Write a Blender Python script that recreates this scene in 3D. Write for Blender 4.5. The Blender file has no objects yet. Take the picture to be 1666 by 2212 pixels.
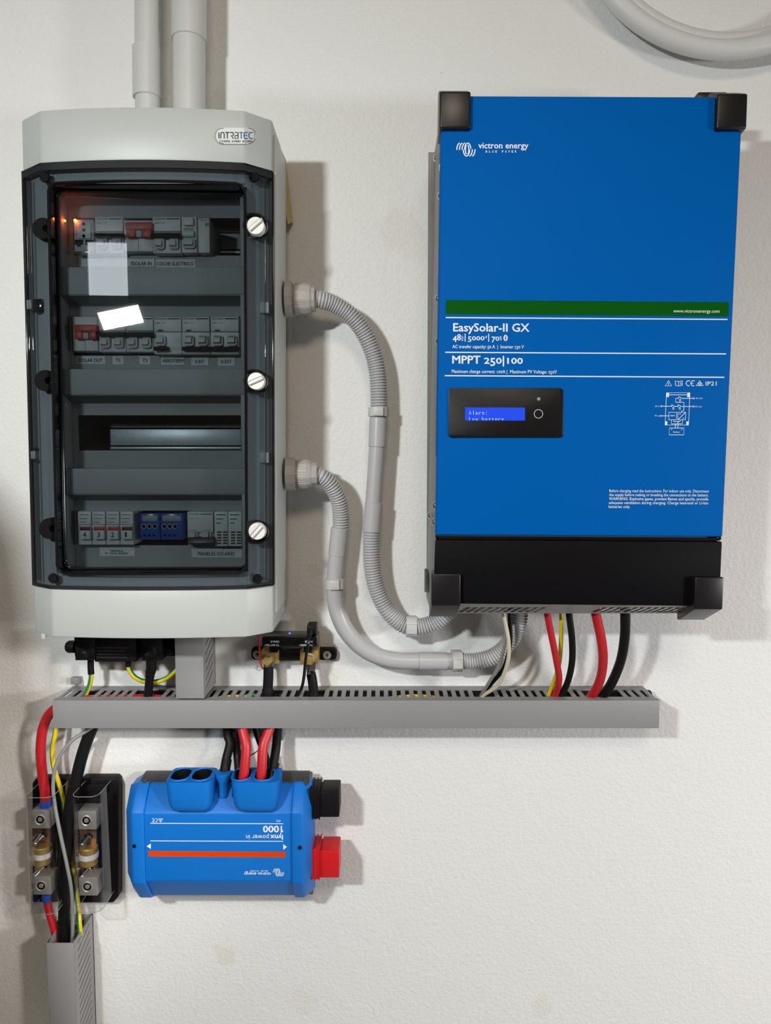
import bpy, bmesh, math, random
from mathutils import Vector, Matrix

random.seed(7)
C = bpy.context.scene.collection
sc = bpy.context.scene

# ------------------------------------------------------------------ camera, world, lights, exposure
EYE = 1.45            # camera height above the floor (m)
DIST = 0.93           # camera to wall (m)
FPX = 1580.0          # focal length in pixels of the 1666 x 2212 frame
PITCH = math.radians(4.2)
cam_d = bpy.data.cameras.new('camera')
cam_d.sensor_fit = 'VERTICAL'
cam_d.sensor_height = 36.0
cam_d.lens = FPX / 2212.0 * 36.0
cam_d.clip_start = 0.01
cam = bpy.data.objects.new('camera', cam_d)
cam.location = (0, -DIST, EYE)
cam.rotation_euler = (math.pi / 2 - PITCH, 0, 0)
C.objects.link(cam)
sc.camera = cam

world = bpy.data.worlds.new('world')
sc.world = world
world.use_nodes = True
world.node_tree.nodes['Background'].inputs[0].default_value = (1.0, 0.95, 0.9, 1)
world.node_tree.nodes['Background'].inputs[1].default_value = 0.05


def area_light(name, loc, target, sx, sy, power, col, roll=0.0, spread=180):
    l = bpy.data.lights.new(name, 'AREA')
    l.shape = 'RECTANGLE'
    l.size, l.size_y = sx, sy
    l.energy = power
    l.color = col
    l.spread = math.radians(spread)
    o = bpy.data.objects.new(name, l)
    o.location = loc
    q = (Vector(target) - Vector(loc)).to_track_quat('-Z', 'Y')
    o.rotation_euler = (q @ Matrix.Rotation(roll, 3, 'Z').to_quaternion()).to_euler()
    C.objects.link(o)
    return o


# the bright work lamp left of the camera, a lamp on the right, the warm ceiling lamp
area_light('work_light', (-0.58, -1.2, EYE + 0.35), (-0.1, 0, EYE - 1.0), 0.097, 0.052, 13.6, (0.95, 1.0, 1.0), math.radians(20))
area_light('side_light', (1.6, -1.05, EYE - 0.05), (0.3, 0, EYE - 0.9), 0.20, 0.20, 9.2, (0.98, 0.98, 1.0), 0, 120)
area_light('ceiling_light', (0.12, -1.9, 2.56), (0.1, -1.5, 0), 0.5, 0.5, 14.5, (1.0, 0.83, 0.66))
area_light('left_fill_light', (0.62, -1.02, EYE + 0.10), (-0.56, 0, EYE - 0.50), 0.10, 0.10, 0.30, (1.0, 0.93, 0.85), 0, 28)  # added narrow beam that brightens the dim lower left wall

sc.view_settings.view_transform = 'Standard'
sc.view_settings.look = 'None'
sc.view_settings.gamma = 1.0
sc.view_settings.use_curve_mapping = False
sc.view_settings.exposure = 0.0
sc.cycles.max_bounces = 10
sc.cycles.transparent_max_bounces = 24
sc.cycles.use_denoising = True
sc.cycles.sample_clamp_indirect = 4.0
sc.cycles.caustics_reflective = False
sc.cycles.caustics_refractive = False

# ------------------------------------------------------------------ helpers
CT, ST = math.cos(PITCH), math.sin(PITCH)


def W(px, py, d):
    """the point on the plane d metres in front of the wall seen at photograph pixel (px, py)"""
    u = (px - 833.0) / FPX
    v = (1106.0 - py) / FPX
    ry = CT + v * ST
    rz = -ST + v * CT
    t = (DIST - d) / ry
    return Vector((u * t, -d, EYE + rz * t))


def srgb(r, g, b):
    f = lambda c: (c / 255 / 12.92) if c / 255 <= 0.04045 else ((c / 255 + 0.055) / 1.055) ** 2.4
    return (f(r), f(g), f(b))


def mat(name, col, rough=0.5, metal=0.0, spec=0.5, bump=0.0, bscale=200.0, var=0.0, vscale=40.0, coat=0.0, emit=None, estr=0.0):
    m = bpy.data.materials.new(name)
    m.use_nodes = True
    nt = m.node_tree
    b = nt.nodes['Principled BSDF']
    b.inputs['Base Color'].default_value = (*col, 1)
    b.inputs['Roughness'].default_value = rough
    b.inputs['Metallic'].default_value = metal
    b.inputs['Specular IOR Level'].default_value = spec
    b.inputs['Coat Weight'].default_value = coat
    if emit:
        b.inputs['Emission Color'].default_value = (*emit, 1)
        b.inputs['Emission Strength'].default_value = estr
    if bump or var:
        tc = nt.nodes.new('ShaderNodeTexCoord')
    if bump:
        n = nt.nodes.new('ShaderNodeTexNoise')
        n.inputs['Scale'].default_value = bscale
        n.inputs['Detail'].default_value = 3
        bp = nt.nodes.new('ShaderNodeBump')
        bp.inputs['Strength'].default_value = bump
        bp.inputs['Distance'].default_value = 0.001
        nt.links.new(tc.outputs['Object'], n.inputs['Vector'])
        nt.links.new(n.outputs['Fac'], bp.inputs['Height'])
        nt.links.new(bp.outputs['Normal'], b.inputs['Normal'])
    if var:
        n = nt.nodes.new('ShaderNodeTexNoise')
        n.inputs['Scale'].default_value = vscale
        n.inputs['Detail'].default_value = 4
        mx = nt.nodes.new('ShaderNodeMix')
        mx.data_type = 'RGBA'
        mx.inputs['A'].default_value = (*[c * (1 - var) for c in col], 1)
        mx.inputs['B'].default_value = (*[min(1, c * (1 + var)) for c in col], 1)
        nt.links.new(tc.outputs['Object'], n.inputs['Vector'])
        nt.links.new(n.outputs['Fac'], mx.inputs['Factor'])
        nt.links.new(mx.outputs['Result'], b.inputs['Base Color'])
    return m


def clear_mat(name, tint, f0=0.045, rough=0.02, gcol=(1, 1, 1)):
    """clear or smoked plastic: tinted transmission under a fresnel gloss"""
    m = bpy.data.materials.new(name)
    m.use_nodes = True
    nt = m.node_tree
    nt.nodes.clear()
    out = nt.nodes.new('ShaderNodeOutputMaterial')
    mix = nt.nodes.new('ShaderNodeMixShader')
    tr = nt.nodes.new('ShaderNodeBsdfTransparent')
    gl = nt.nodes.new('ShaderNodeBsdfGlossy')
    fr = nt.nodes.new('ShaderNodeFresnel')
    fr.inputs['IOR'].default_value = 1.0 + 2 * math.sqrt(f0) / (1 - math.sqrt(f0))
    tr.inputs['Color'].default_value = (*tint, 1)
    gl.inputs['Color'].default_value = (*gcol, 1)
    gl.inputs['Roughness'].default_value = rough
    # only outer faces reflect: the inner faces of a thin wall would double the gloss
    geo = nt.nodes.new('ShaderNodeNewGeometry')
    inv = nt.nodes.new('ShaderNodeMath'); inv.operation = 'SUBTRACT'; inv.inputs[0].default_value = 1.0
    mul = nt.nodes.new('ShaderNodeMath'); mul.operation = 'MULTIPLY'
    nt.links.new(geo.outputs['Backfacing'], inv.inputs[1])
    nt.links.new(fr.outputs['Fac'], mul.inputs[0])
    nt.links.new(inv.outputs[0], mul.inputs[1])
    nt.links.new(mul.outputs[0], mix.inputs['Fac'])
    nt.links.new(tr.outputs['BSDF'], mix.inputs[1])
    nt.links.new(gl.outputs['BSDF'], mix.inputs[2])
    nt.links.new(mix.outputs['Shader'], out.inputs['Surface'])
    return m


class MB:
    """collects shapes into one mesh"""

    def __init__(self):
        self.v, self.f, self.m = [], [], []
        self.layers = 0

    def raw(self, vs, fs, mi=0):
        o = len(self.v)
        self.v += [Vector(p) for p in vs]
        self.f += [tuple(i + o for i in f) for f in fs]
        self.m += [mi] * len(fs)
        return self

    def _bm(self, bm, mi=0):
        bm.verts.index_update()
        self.raw([v.co.copy() for v in bm.verts], [[v.index for v in f.verts] for f in bm.faces], mi)
        bm.free()

    def solid(self, vs, fs, bev=0.0, seg=2, mi=0, ang=25):
        bm = bmesh.new()
        bv = [bm.verts.new(p) for p in vs]
        for f in fs:
            bm.faces.new([bv[i] for i in f])
        bmesh.ops.recalc_face_normals(bm, faces=bm.faces)
        if bev > 0:
            ed = [e for e in bm.edges if len(e.link_faces) == 2 and e.calc_face_angle(0) > math.radians(ang)]
            bmesh.ops.bevel(bm, geom=ed, offset=bev, offset_type='OFFSET', segments=seg, profile=0.5, affect='EDGES', clamp_overlap=True)
        self._bm(bm, mi)
        return self

    def hexa(self, p, bev=0.0, seg=2, mi=0):
        """8 points: front quad 0-3, back quad 4-7"""
        return self.solid(p, [(0, 1, 2, 3), (7, 6, 5, 4), (0, 4, 5, 1), (1, 5, 6, 2), (2, 6, 7, 3), (3, 7, 4, 0)], bev, seg, mi)

    def box(self, x0, x1, d0, d1, z0, z1, bev=0.0, seg=2, mi=0):
        a, b = -d1, -d0
        return self.hexa([(x0, a, z0), (x1, a, z0), (x1, a, z1), (x0, a, z1), (x0, b, z0), (x1, b, z0), (x1, b, z1), (x0, b, z1)], bev, seg, mi)

    def pxbox(self, x0, y0, x1, y1, d0, d1, bev=0.0, seg=2, mi=0):
        """block whose front face (at depth d1) fills the pixel rectangle, reaching back to d0"""
        a, b = W(x0, (y0 + y1) / 2, d1), W(x1, (y0 + y1) / 2, d1)
        z0 = W((x0 + x1) / 2, y1, d1).z
        z1 = W((x0 + x1) / 2, y0, d1).z
        return self.box(a.x, b.x, d0, d1, z0, z1, bev, seg, mi)

    def prism(self, pts, d0, d1, bev=0.0, seg=2, mi=0):
        """polygon of (x, z) between depths d0 and d1"""
        n = len(pts)
        vs = [(x, -d1, z) for x, z in pts] + [(x, -d0, z) for x, z in pts]
        fs = [tuple(range(n)), tuple(range(2 * n - 1, n - 1, -1))] + [(i, (i + 1) % n, n + (i + 1) % n, n + i) for i in range(n)]
        return self.solid(vs, fs, bev, seg, mi)

    def pxprism(self, pts, d0, d1, bev=0.0, seg=2, mi=0):
        q = [W(x, y, d1) for x, y in pts]
        return self.prism([(p.x, p.z) for p in q], d0, d1, bev, seg, mi)

    def xprism(self, sec, x0, x1, bev=0.0, seg=2, mi=0):
        """section of (d, z) points run along x"""
        n = len(sec)
        vs = [(x0, -d, z) for d, z in sec] + [(x1, -d, z) for d, z in sec]
        fs = [tuple(range(n)), tuple(range(2 * n - 1, n - 1, -1))] + [(i, (i + 1) % n, n + (i + 1) % n, n + i) for i in range(n)]
        return self.solid(vs, fs, bev, seg, mi)

    def zprism(self, sec, z0, z1, bev=0.0, seg=2, mi=0):
        """section of (x, d) points run along z"""
        n = len(sec)
        vs = [(x, -d, z0) for x, d in sec] + [(x, -d, z1) for x, d in sec]
        fs = [tuple(range(n)), tuple(range(2 * n - 1, n - 1, -1))] + [(i, (i + 1) % n, n + (i + 1) % n, n + i) for i in range(n)]
        return self.solid(vs, fs, bev, seg, mi)

    def loft(self, rings, caps=True, mi=0, bev=0.0):
        n = len(rings[0])
        vs = [p for r in rings for p in r]
        fs = []
        for k in range(len(rings) - 1):
            for i in range(n):
                j = (i + 1) % n
                fs.append((k * n + i, k * n + j, (k + 1) * n + j, (k + 1) * n + i))
        if caps:
            fs.append(tuple(range(n)))
            fs.append(tuple(range(len(vs) - 1, len(vs) - 1 - n, -1)))
        return self.solid(vs, fs, bev, 2, mi)

    def tube(self, path, r, seg=14, caps=True, mats=None, twist=0.0):
        n = len(path)
        rs = r if isinstance(r, (list, tuple)) else [r] * n
        tang = []
        for i in range(n):
            a, b = path[max(0, i - 1)], path[min(n - 1, i + 1)]
            tang.append((b - a).normalized())
        up = Vector((0, -1, 0))
        if abs(tang[0].dot(up)) > 0.9:
            up = Vector((0, 0, 1))
        nrm = (up - tang[0] * up.dot(tang[0])).normalized()
        vs, fs, mm = [], [], []
        ln = 0
        for i in range(n):
            t = tang[i]
            nrm = (nrm - t * nrm.dot(t)).normalized()
            bi = t.cross(nrm)
            if i:
                ln += (path[i] - path[i - 1]).length
            for k in range(seg):
                a = 2 * math.pi * k / seg + twist * ln
                vs.append(path[i] + (nrm * math.cos(a) + bi * math.sin(a)) * rs[i])
        for i in range(n - 1):
            for k in range(seg):
                j = (k + 1) % seg
                fs.append((i * seg + k, i * seg + j, (i + 1) * seg + j, (i + 1) * seg + k))
                mm.append(mats(k / seg) if mats else 0)
        if caps:
            fs.append(tuple(range(seg - 1, -1, -1))); mm.append(0)
            fs.append(tuple(range((n - 1) * seg, n * seg))); mm.append(0)
        o = len(self.v)
        self.v += vs
        self.f += [tuple(i + o for i in f) for f in fs]
        self.m += mm
        return self

    def lathe(self, c, axis, prof, seg=24, mi=0, phase=0.0, caps=True):
        """profile of (radius, height along axis) about the point c"""
        ax = Vector(axis).normalized()
        u = Vector((0, 0, 1)) if abs(ax.z) < 0.9 else Vector((1, 0, 0))
        u = (u - ax * u.dot(ax)).normalized()
        w = ax.cross(u)
        rings = []
        for r, h in prof:
            rings.append([Vector(c) + ax * h + (u * math.cos(2 * math.pi * k / seg + phase) + w * math.sin(2 * math.pi * k / seg + phase)) * max(r, 1e-5) for k in range(seg)])
        return self.loft(rings, caps, mi)

    def flat(self, pts, d, mi=0):
        """flat printed polygon at depth d, given in pixels"""
        vs = [W(x, y, d(x) if callable(d) else d) for x, y in pts]
        n = len(vs)
        nrm = Vector((0, 0, 0))
        for i in range(n):
            nrm += vs[i].cross(vs[(i + 1) % n])
        if nrm.y > 0:
            vs.reverse()
        return self.raw(vs, [tuple(range(n))], mi)

    def stroke(self, pts, w, d, closed=False, mi=0):
        """printed line of width w pixels through pixel points"""
        n = len(pts)
        self.layers += 1
        lift = self.layers * 8e-6    # crossing lines never share a plane
        d0 = d
        d = (lambda x: d0(x) + lift) if callable(d0) else d0 + lift
        L, R = [], []
        for i in range(n):
            if closed:
                a, b = pts[(i - 1) % n], pts[(i + 1) % n]
            else:
                a, b = pts[max(0, i - 1)], pts[min(n - 1, i + 1)]
            tx, ty = b[0] - a[0], b[1] - a[1]
            l = math.hypot(tx, ty) or 1
            nx, ny = -ty / l * w / 2, tx / l * w / 2
            L.append((pts[i][0] + nx, pts[i][1] + ny))
            R.append((pts[i][0] - nx, pts[i][1] - ny))
        for i in range(n if closed else n - 1):
            j = (i + 1) % n
            self.flat([L[i], L[j], R[j], R[i]], d, mi)
        return self

    def build(self, name, m, parent=None, smooth=True, ang=38, loc=None):
        me = bpy.data.meshes.new(name)
        if parent is not None:
            o0 = root_loc(parent)
        elif loc is not None:
            o0 = Vector(loc)
        else:
            n = len(self.v)
            o0 = Vector((sum(v.x for v in self.v) / n, max(v.y for v in self.v), min(v.z for v in self.v)))
        me.from_pydata([tuple(v - o0) for v in self.v], [], self.f)
        ms = m if isinstance(m, (list, tuple)) else [m]
        for x in ms:
            me.materials.append(x)
        if len(ms) > 1:
            me.polygons.foreach_set('material_index', self.m)
        me.validate()
        if smooth:
            me.polygons.foreach_set('use_smooth', [True] * len(me.polygons))
            me.set_sharp_from_angle(angle=math.radians(ang))
        ob = bpy.data.objects.new(name, me)
        C.objects.link(ob)
        if parent is not None:
            ob.parent = parent
        else:
            ob.location = o0
        return ob


def root_loc(o):
    while o.parent is not None:
        o = o.parent
    return Vector(o.location)


def tag(o, label, cat, group=None):
    o['label'] = label
    o['category'] = cat
    if group:
        o['group'] = group
    return o


def thing(name, label, cat, loc, group=None):
    o = bpy.data.objects.new(name, None)
    o.empty_display_size = 0.02
    o.location = loc
    C.objects.link(o)
    return tag(o, label, cat, group)


def spline(pts, step=0.004):
    """smooth path through points, resampled evenly"""
    P = [Vector(p) for p in pts]
    P = [P[0] * 2 - P[1]] + P + [P[-1] * 2 - P[-2]]
    dense = []
    for i in range(1, len(P) - 2):
        for k in range(24):
            t = k / 24
            a, b, c, e = P[i - 1], P[i], P[i + 1], P[i + 2]
            dense.append(0.5 * ((2 * b) + (c - a) * t + (2 * a - 5 * b + 4 * c - e) * t * t + (3 * b - a - 3 * c + e) * t ** 3))
    dense.append(P[-2])
    ln = [0]
    for i in range(1, len(dense)):
        ln.append(ln[-1] + (dense[i] - dense[i - 1]).length)
    n = max(2, int(round(ln[-1] / step)))
    out, k = [], 0
    for i in range(n + 1):
        s = ln[-1] * i / n
        while k < len(ln) - 2 and ln[k + 1] < s:
            k += 1
        t = (s - ln[k]) / max(1e-9, ln[k + 1] - ln[k])
        out.append(dense[k].lerp(dense[k + 1], min(1, max(0, t))))
    return out


def pxpath(pts, step=0.004):
    return spline([W(*p) for p in pts], step)


def pr(px, d):
    """pixels to metres at depth d (near the middle of the frame)"""
    return px * (DIST - d) / FPX


_font_cache = {}


def glyphs(s, bold=0.0, res=2):
    key = (s, bold)
    if key not in _font_cache:
        cu = bpy.data.curves.new('t', 'FONT')
        cu.body = s
        cu.size = 1.0
        cu.offset = bold
        cu.resolution_u = res
        ob = bpy.data.objects.new('t', cu)
        C.objects.link(ob)
        dg = bpy.context.evaluated_depsgraph_get()
        me = ob.evaluated_get(dg).to_mesh()
        vs = [(v.co.x, v.co.y) for v in me.vertices]
        fs = [tuple(p.vertices) for p in me.polygons]
        ob.evaluated_get(dg).to_mesh_clear()
        bpy.data.objects.remove(ob)
        bpy.data.curves.remove(cu)
        _font_cache[key] = (vs, fs)
    return _font_cache[key]


_adv = {}


def span(s):
    vs, _ = glyphs(s)
    return max(v[0] for v in vs) - min(v[0] for v in vs)


def adv(c):
    if c not in _adv:
        _adv[c] = span('|' + c + '|') - span('||')
    return _adv[c]


def laid_out(s):
    """the string with old-style figures: 0 1 2 at x-height, 3 4 5 7 9 hanging below the line"""
    x, vs, fs = 0.0, [], []
    for c in s:
        if c != ' ':
            gv, gf = glyphs(c)
            ky, dy = (0.74, 0) if c in '012' else (1.0, -0.19) if c in '34579' else (1.0, 0)
            o = len(vs)
            vs += [(x + a, b * ky + dy) for a, b in gv]
            fs += [tuple(i + o for i in f) for f in gf]
        x += adv(c)
    return vs, fs


def letter(mb, s, x0, x1, base, d, bold=0.0, cap=None, slope=0.0, flip=False, mi=0, osf=False):
    """lettering from pixel x0 to x1 on the pixel baseline; flip turns it upside down as the photograph shows it"""
    gv, gf = laid_out(s) if osf else glyphs(s)
    if bold > 0:
        # heavier strokes: the same glyphs set a hair apart
        vs, fs = [], []
        layer = []
        for q, (sx, sy) in enumerate(((-1, 0), (1, 0), (0, .8), (0, -.8))):
            o = len(vs)
            layer += [q * 4e-5] * len(gv)
            vs += [(a + sx * bold, b + sy * bold) for a, b in gv]
            fs += [tuple(i + o for i in f) for f in gf]
    else:
        vs, fs, layer = gv, gf, [0.0] * len(gv)
    lo, hi = min(v[0] for v in vs), max(v[0] for v in vs)
    k = (x1 - x0) / (hi - lo)
    ky = k if cap is None else cap / 0.72
    out = []
    for (vx, vy), dl in zip(vs, layer):
        if flip:
            px, py = x1 - (vx - lo) * k, base + vy * ky
        else:
            px, py = x0 + (vx - lo) * k, base - vy * ky
        py += slope * (px - x0)
        out.append(W(px, py, (d(px) if callable(d) else d) + dl))
    # faces towards the camera (-Y)
    ff = []
    for f in fs:
        a, b, c = out[f[0]], out[f[1]], out[f[2]]
        ff.append(f if (b - a).cross(c - a).y < 0 else tuple(reversed(f)))
    mb.raw(out, ff, mi)


def rrect(x0, y0, x1, y1, r, n=5):
    pts = []
    for cx, cy, a0 in ((x1 - r, y1 - r, 0), (x0 + r, y1 - r, 90), (x0 + r, y0 + r, 180), (x1 - r, y0 + r, 270)):
        for k in range(n + 1):
            a = math.radians(a0 + 90 * k / n)
            pts.append((cx + r * math.cos(a), cy + r * math.sin(a)))
    return pts


def circ(cx, cy, r, n=20, ry=None):
    return [(cx + r * math.cos(2 * math.pi * k / n), cy + (ry or r) * math.sin(2 * math.pi * k / n)) for k in range(n)]


TOCAM = (0, -1, 0)

# ------------------------------------------------------------------ materials
M = {}
M['white_plastic'] = mat('pale_grey_enclosure_plastic', (0.44, 0.46, 0.44), 0.42, bump=0.05, bscale=900)
M['grey_border'] = mat('grey_border_plastic', (0.60, 0.635, 0.655), 0.5)
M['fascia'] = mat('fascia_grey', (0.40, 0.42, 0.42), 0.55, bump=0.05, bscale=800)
M['lintel'] = mat('pocket_lintel_grey', (0.20, 0.205, 0.205), 0.6)  # pocket grey darkened to paint the shade under each overhang
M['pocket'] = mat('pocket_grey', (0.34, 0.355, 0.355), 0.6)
M['dark_inside'] = mat('dark_inside', (0.10, 0.092, 0.10), 0.7)
M['smoke'] = clear_mat('smoked_clear_plastic', (0.60, 0.63, 0.645), 0.05, 0.012)
M['smoke_wall'] = clear_mat('smoked_plastic_thick', (0.14, 0.145, 0.155), 0.05, 0.05)
M['clear'] = clear_mat('clear_cover_plastic', (0.93, 0.93, 0.945), 0.045, 0.03)
M['black_gloss'] = mat('black_gloss', (0.006, 0.006, 0.007), 0.12)
M['black_plastic'] = mat('black_moulded_plastic', (0.007, 0.006, 0.0072), 0.5, spec=0.16, bump=0.12, bscale=1800)
M['black_satin'] = mat('black_satin_metal', (0.005, 0.0045, 0.0055), 0.55, spec=0.06, bump=0.05, bscale=2500)
M['black_matte'] = mat('black_matte_plug', (0.006, 0.006, 0.007), 0.8, spec=0.1)
M['black_rubber'] = mat('black_cable_rubber', (0.0055, 0.0055, 0.006), 0.5, spec=0.22, var=0.2, vscale=120)
M['band_dark'] = mat('dark_door_band', (0.014, 0.015, 0.017), 0.6, spec=0.2)
M['display_black'] = mat('display_black', (0.007, 0.0065, 0.007), 0.35, spec=0.25)
M['white_knob'] = mat('white_knob_plastic', (0.78, 0.76, 0.72), 0.35)
M['blue_paint'] = mat('inverter_blue_paint', (0.0002, 0.104, 0.405), 0.55, spec=0.03, bump=0.02, bscale=1500)
M['blue_plastic'] = mat('distributor_blue_plastic', (0.004, 0.15, 0.54), 0.45, spec=0.3, bump=0.10, bscale=1600)
M['vent_steel'] = mat('vent_plate_zinc', (0.36, 0.35, 0.345), 0.45, metal=0.1)
M['bumper'] = mat('bumper_black_plastic', (0.007, 0.006, 0.0072), 0.34, spec=0.5, bump=0.05, bscale=1800)
M['coil'] = mat('coil_pale_conduit', (0.66, 0.66, 0.64), 0.45, var=0.02, vscale=25)
M['lock_grey'] = mat('lock_dark_grey', (0.016, 0.017, 0.018), 0.6, spec=0.2)
M['steel_side'] = mat('zinc_grey_sheet', (0.20, 0.19, 0.18), 0.45, metal=0.35, var=0.08, vscale=30)
M['green_print'] = mat('green_print', srgb(12, 84, 18), 0.5, spec=0.03)
M['white_print'] = mat('white_print', (0.78, 0.80, 0.86), 0.45)
M['grey_print'] = mat('grey_print', (0.30, 0.30, 0.31), 0.5)
M['black_print'] = mat('black_print', (0.02, 0.02, 0.022), 0.6)
M['blue_print'] = mat('blue_print', srgb(45, 95, 160), 0.5)
M['orange_print'] = mat('orange_print', srgb(214, 62, 6), 0.5, spec=0.1)
M['label_white'] = mat('paper_label', (0.66, 0.68, 0.67), 0.55)
M['screen'] = mat('lcd_blue', (0.01, 0.03, 0.4), 0.2, emit=(0.02, 0.10, 0.95), estr=0.5)
M['screen_text'] = mat('lcd_text', (0.3, 0.4, 0.8), 0.3, emit=(0.22, 0.34, 1.0), estr=0.62)
M['duct_grey'] = mat('duct_grey_pvc', (0.262, 0.258, 0.262), 0.5, bump=0.04, bscale=700, var=0.02, vscale=12)
M['conduit_grey'] = mat('conduit_grey_pvc', (0.47, 0.465, 0.475), 0.33, var=0.02, vscale=30)
M['pipe_grey'] = mat('pipe_pale_grey_pvc', (0.56, 0.56, 0.54), 0.38, var=0.02, vscale=20)
M['gland_grey'] = mat('gland_warm_grey', (0.36, 0.335, 0.31), 0.5, var=0.06, vscale=60)
M['clip_white'] = mat('clip_pale_grey', (0.56, 0.56, 0.53), 0.45)
M['red_cable'] = mat('red_cable_sheath', (0.50, 0.012, 0.018), 0.42)
M['red_plastic'] = mat('red_moulded_plastic', (0.60, 0.008, 0.012), 0.38)
M['yellow'] = mat('yellow_wire', (0.72, 0.56, 0.005), 0.42)
M['green'] = mat('green_wire', (0.02, 0.22, 0.09), 0.42)
M['grey_wire'] = mat('grey_wire', (0.24, 0.235, 0.235), 0.45)
M['cream_wire'] = mat('cream_wire', (0.62, 0.56, 0.42), 0.45)
M['blue_shrink'] = mat('blue_heat_shrink', (0.015, 0.07, 0.38), 0.45)
M['brass'] = mat('brass', (0.78, 0.53, 0.17), 0.32, metal=0.75, var=0.08, vscale=150)
M['copper'] = mat('aged_copper', (0.19, 0.105, 0.065), 0.42, metal=0.5, var=0.25, vscale=160)
M['silver'] = mat('tinned_metal', (0.50, 0.475, 0.42), 0.38, metal=0.6, var=0.06, vscale=200)
M['silver_bright'] = mat('bright_steel', (0.75, 0.74, 0.70), 0.16, metal=1.0)
M['breaker_white'] = mat('breaker_white_plastic', (0.66, 0.67, 0.65), 0.45)
M['breaker_grey'] = mat('breaker_grey_plastic', (0.42, 0.43, 0.43), 0.5)
M['toggle_dark'] = mat('toggle_dark_grey', (0.028, 0.028, 0.032), 0.4)
M['toggle_red'] = mat('toggle_red_orange', (0.50, 0.055, 0.03), 0.45)
M['spd_blue'] = mat('blue_clear_module', (0.03, 0.09, 0.34), 0.2)
M['spd_green'] = mat('green_module_print', (0.02, 0.22, 0.12), 0.4)
M['tape_yellow'] = mat('yellowed_tape', (0.60, 0.50, 0.17), 0.4)
M['led_orange'] = mat('led_orange', (1, 0.2, 0.02), 0.3, emit=(1.0, 0.13, 0.015), estr=60.0)
M['led_blue'] = mat('led_blue', (0.02, 0.05, 0.9), 0.3, emit=(0.03, 0.12, 1.0), estr=4.0)
M['rail_zinc'] = mat('zinc_rail', (0.62, 0.68, 0.68), 0.42, metal=0.5, bump=0.1, bscale=200, var=0.15, vscale=60)
M['base_grey'] = mat('dark_grey_base_plastic', (0.045, 0.044, 0.045), 0.5, bump=0.08, bscale=1500)
M['brown_flag'] = mat('brown_red_flag', (0.11, 0.02, 0.018), 0.5)

# ------------------------------------------------------------------ the room
def wall_material():
    m = bpy.data.materials.new('rough_white_wall_paint')
    m.use_nodes = True
    nt = m.node_tree
    L = nt.links.new
    b = nt.nodes['Principled BSDF']
    b.inputs['Roughness'].default_value = 0.62
    b.inputs['Specular IOR Level'].default_value = 0.25
    tc = nt.nodes.new('ShaderNodeTexCoord')
    co = tc.outputs['Object']

    def noise(scale, detail=3, rough=0.5):
        n = nt.nodes.new('ShaderNodeTexNoise')
        n.inputs['Scale'].default_value = scale
        n.inputs['Detail'].default_value = detail
        n.inputs['Roughness'].default_value = rough
        L(co, n.inputs['Vector'])
        return n.outputs['Fac']

    def math2(op, a, bb):
        n = nt.nodes.new('ShaderNodeMath')
        n.operation = op
        for i, x in enumerate((a, bb)):
            if isinstance(x, (int, float)):
                n.inputs[i].default_value = x
            else:
                L(x, n.inputs[i])
        return n.outputs[0]

    def ramp(x, lo, hi):
        n = nt.nodes.new('ShaderNodeMapRange')
        n.interpolation_type = 'SMOOTHSTEP'
        n.inputs['From Min'].default_value = lo
        n.inputs['From Max'].default_value = hi
        L(x, n.inputs['Value'])
        return n.outputs['Result']

    # roller texture: soft blobs with small pits
    blobs = noise(185, 3, 0.55)
    pits = ramp(noise(330, 2), 0.60, 0.72)
    lump = noise(34, 2)
    h = math2('ADD', math2('MULTIPLY', blobs, 1.1), math2('MULTIPLY', pits, -0.22))
    h = math2('ADD', h, math2('MULTIPLY', lump, 0.6))
    bp = nt.nodes.new('ShaderNodeBump')
    bp.inputs['Strength'].default_value = 0.42
    bp.inputs['Distance'].default_value = 0.0022
    L(h, bp.inputs['Height'])
    L(bp.outputs['Normal'], b.inputs['Normal'])
    # paint with filled, slightly yellowed patches where old fixings were
    col = None
    warp = noise(60, 4, 0.6)
    spots = [(868, 500, 46, 0.6), (900, 535, 34, 0.5), (484, 2062, 26, 0.8), (652, 2165, 30, 0.5), (1168, 2172, 24, 0.6), (684, 1235, 16, 0.8),
             (715, 1465, 20, 0.7)]
    total = None
    for px, py, rpx, a in spots:
        p = W(px, py, 0)
        vd = nt.nodes.new('ShaderNodeVectorMath')
        vd.operation = 'DISTANCE'
        L(co, vd.inputs[0])
        vd.inputs[1].default_value = p
        dd = math2('ADD', vd.outputs['Value'], math2('MULTIPLY', math2('SUBTRACT', warp, 0.5), 0.05))
        n = nt.nodes.new('ShaderNodeMapRange')
        n.interpolation_type = 'SMOOTHSTEP'
        r = rpx * DIST / FPX
        n.inputs['From Min'].default_value = r * 1.25
        n.inputs['From Max'].default_value = r * 0.75
        n.inputs['To Max'].default_value = a
        L(dd, n.inputs['Value'])
        total = n.outputs['Result'] if total is None else math2('MAXIMUM', total, n.outputs['Result'])
    mx = nt.nodes.new('ShaderNodeMix')
    mx.data_type = 'RGBA'
    mx.inputs['A'].default_value = (0.79, 0.785, 0.77, 1)
    mx.inputs['B'].default_value = (0.715, 0.69, 0.61, 1)
    L(math2('MULTIPLY', total, 0.75), mx.inputs['Factor'])
    # few tiny dark specks
    sp = ramp(noise(95, 1), 0.80, 0.83)
    m2 = nt.nodes.new('ShaderNodeMix')
    m2.data_type = 'RGBA'
    L(mx.outputs['Result'], m2.inputs['A'])
    m2.inputs['B'].default_value = (0.45, 0.43, 0.40, 1)
    L(math2('MULTIPLY', sp, 0.5), m2.inputs['Factor'])
    L(m2.outputs['Result'], b.inputs['Base Color'])
    return m


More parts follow.
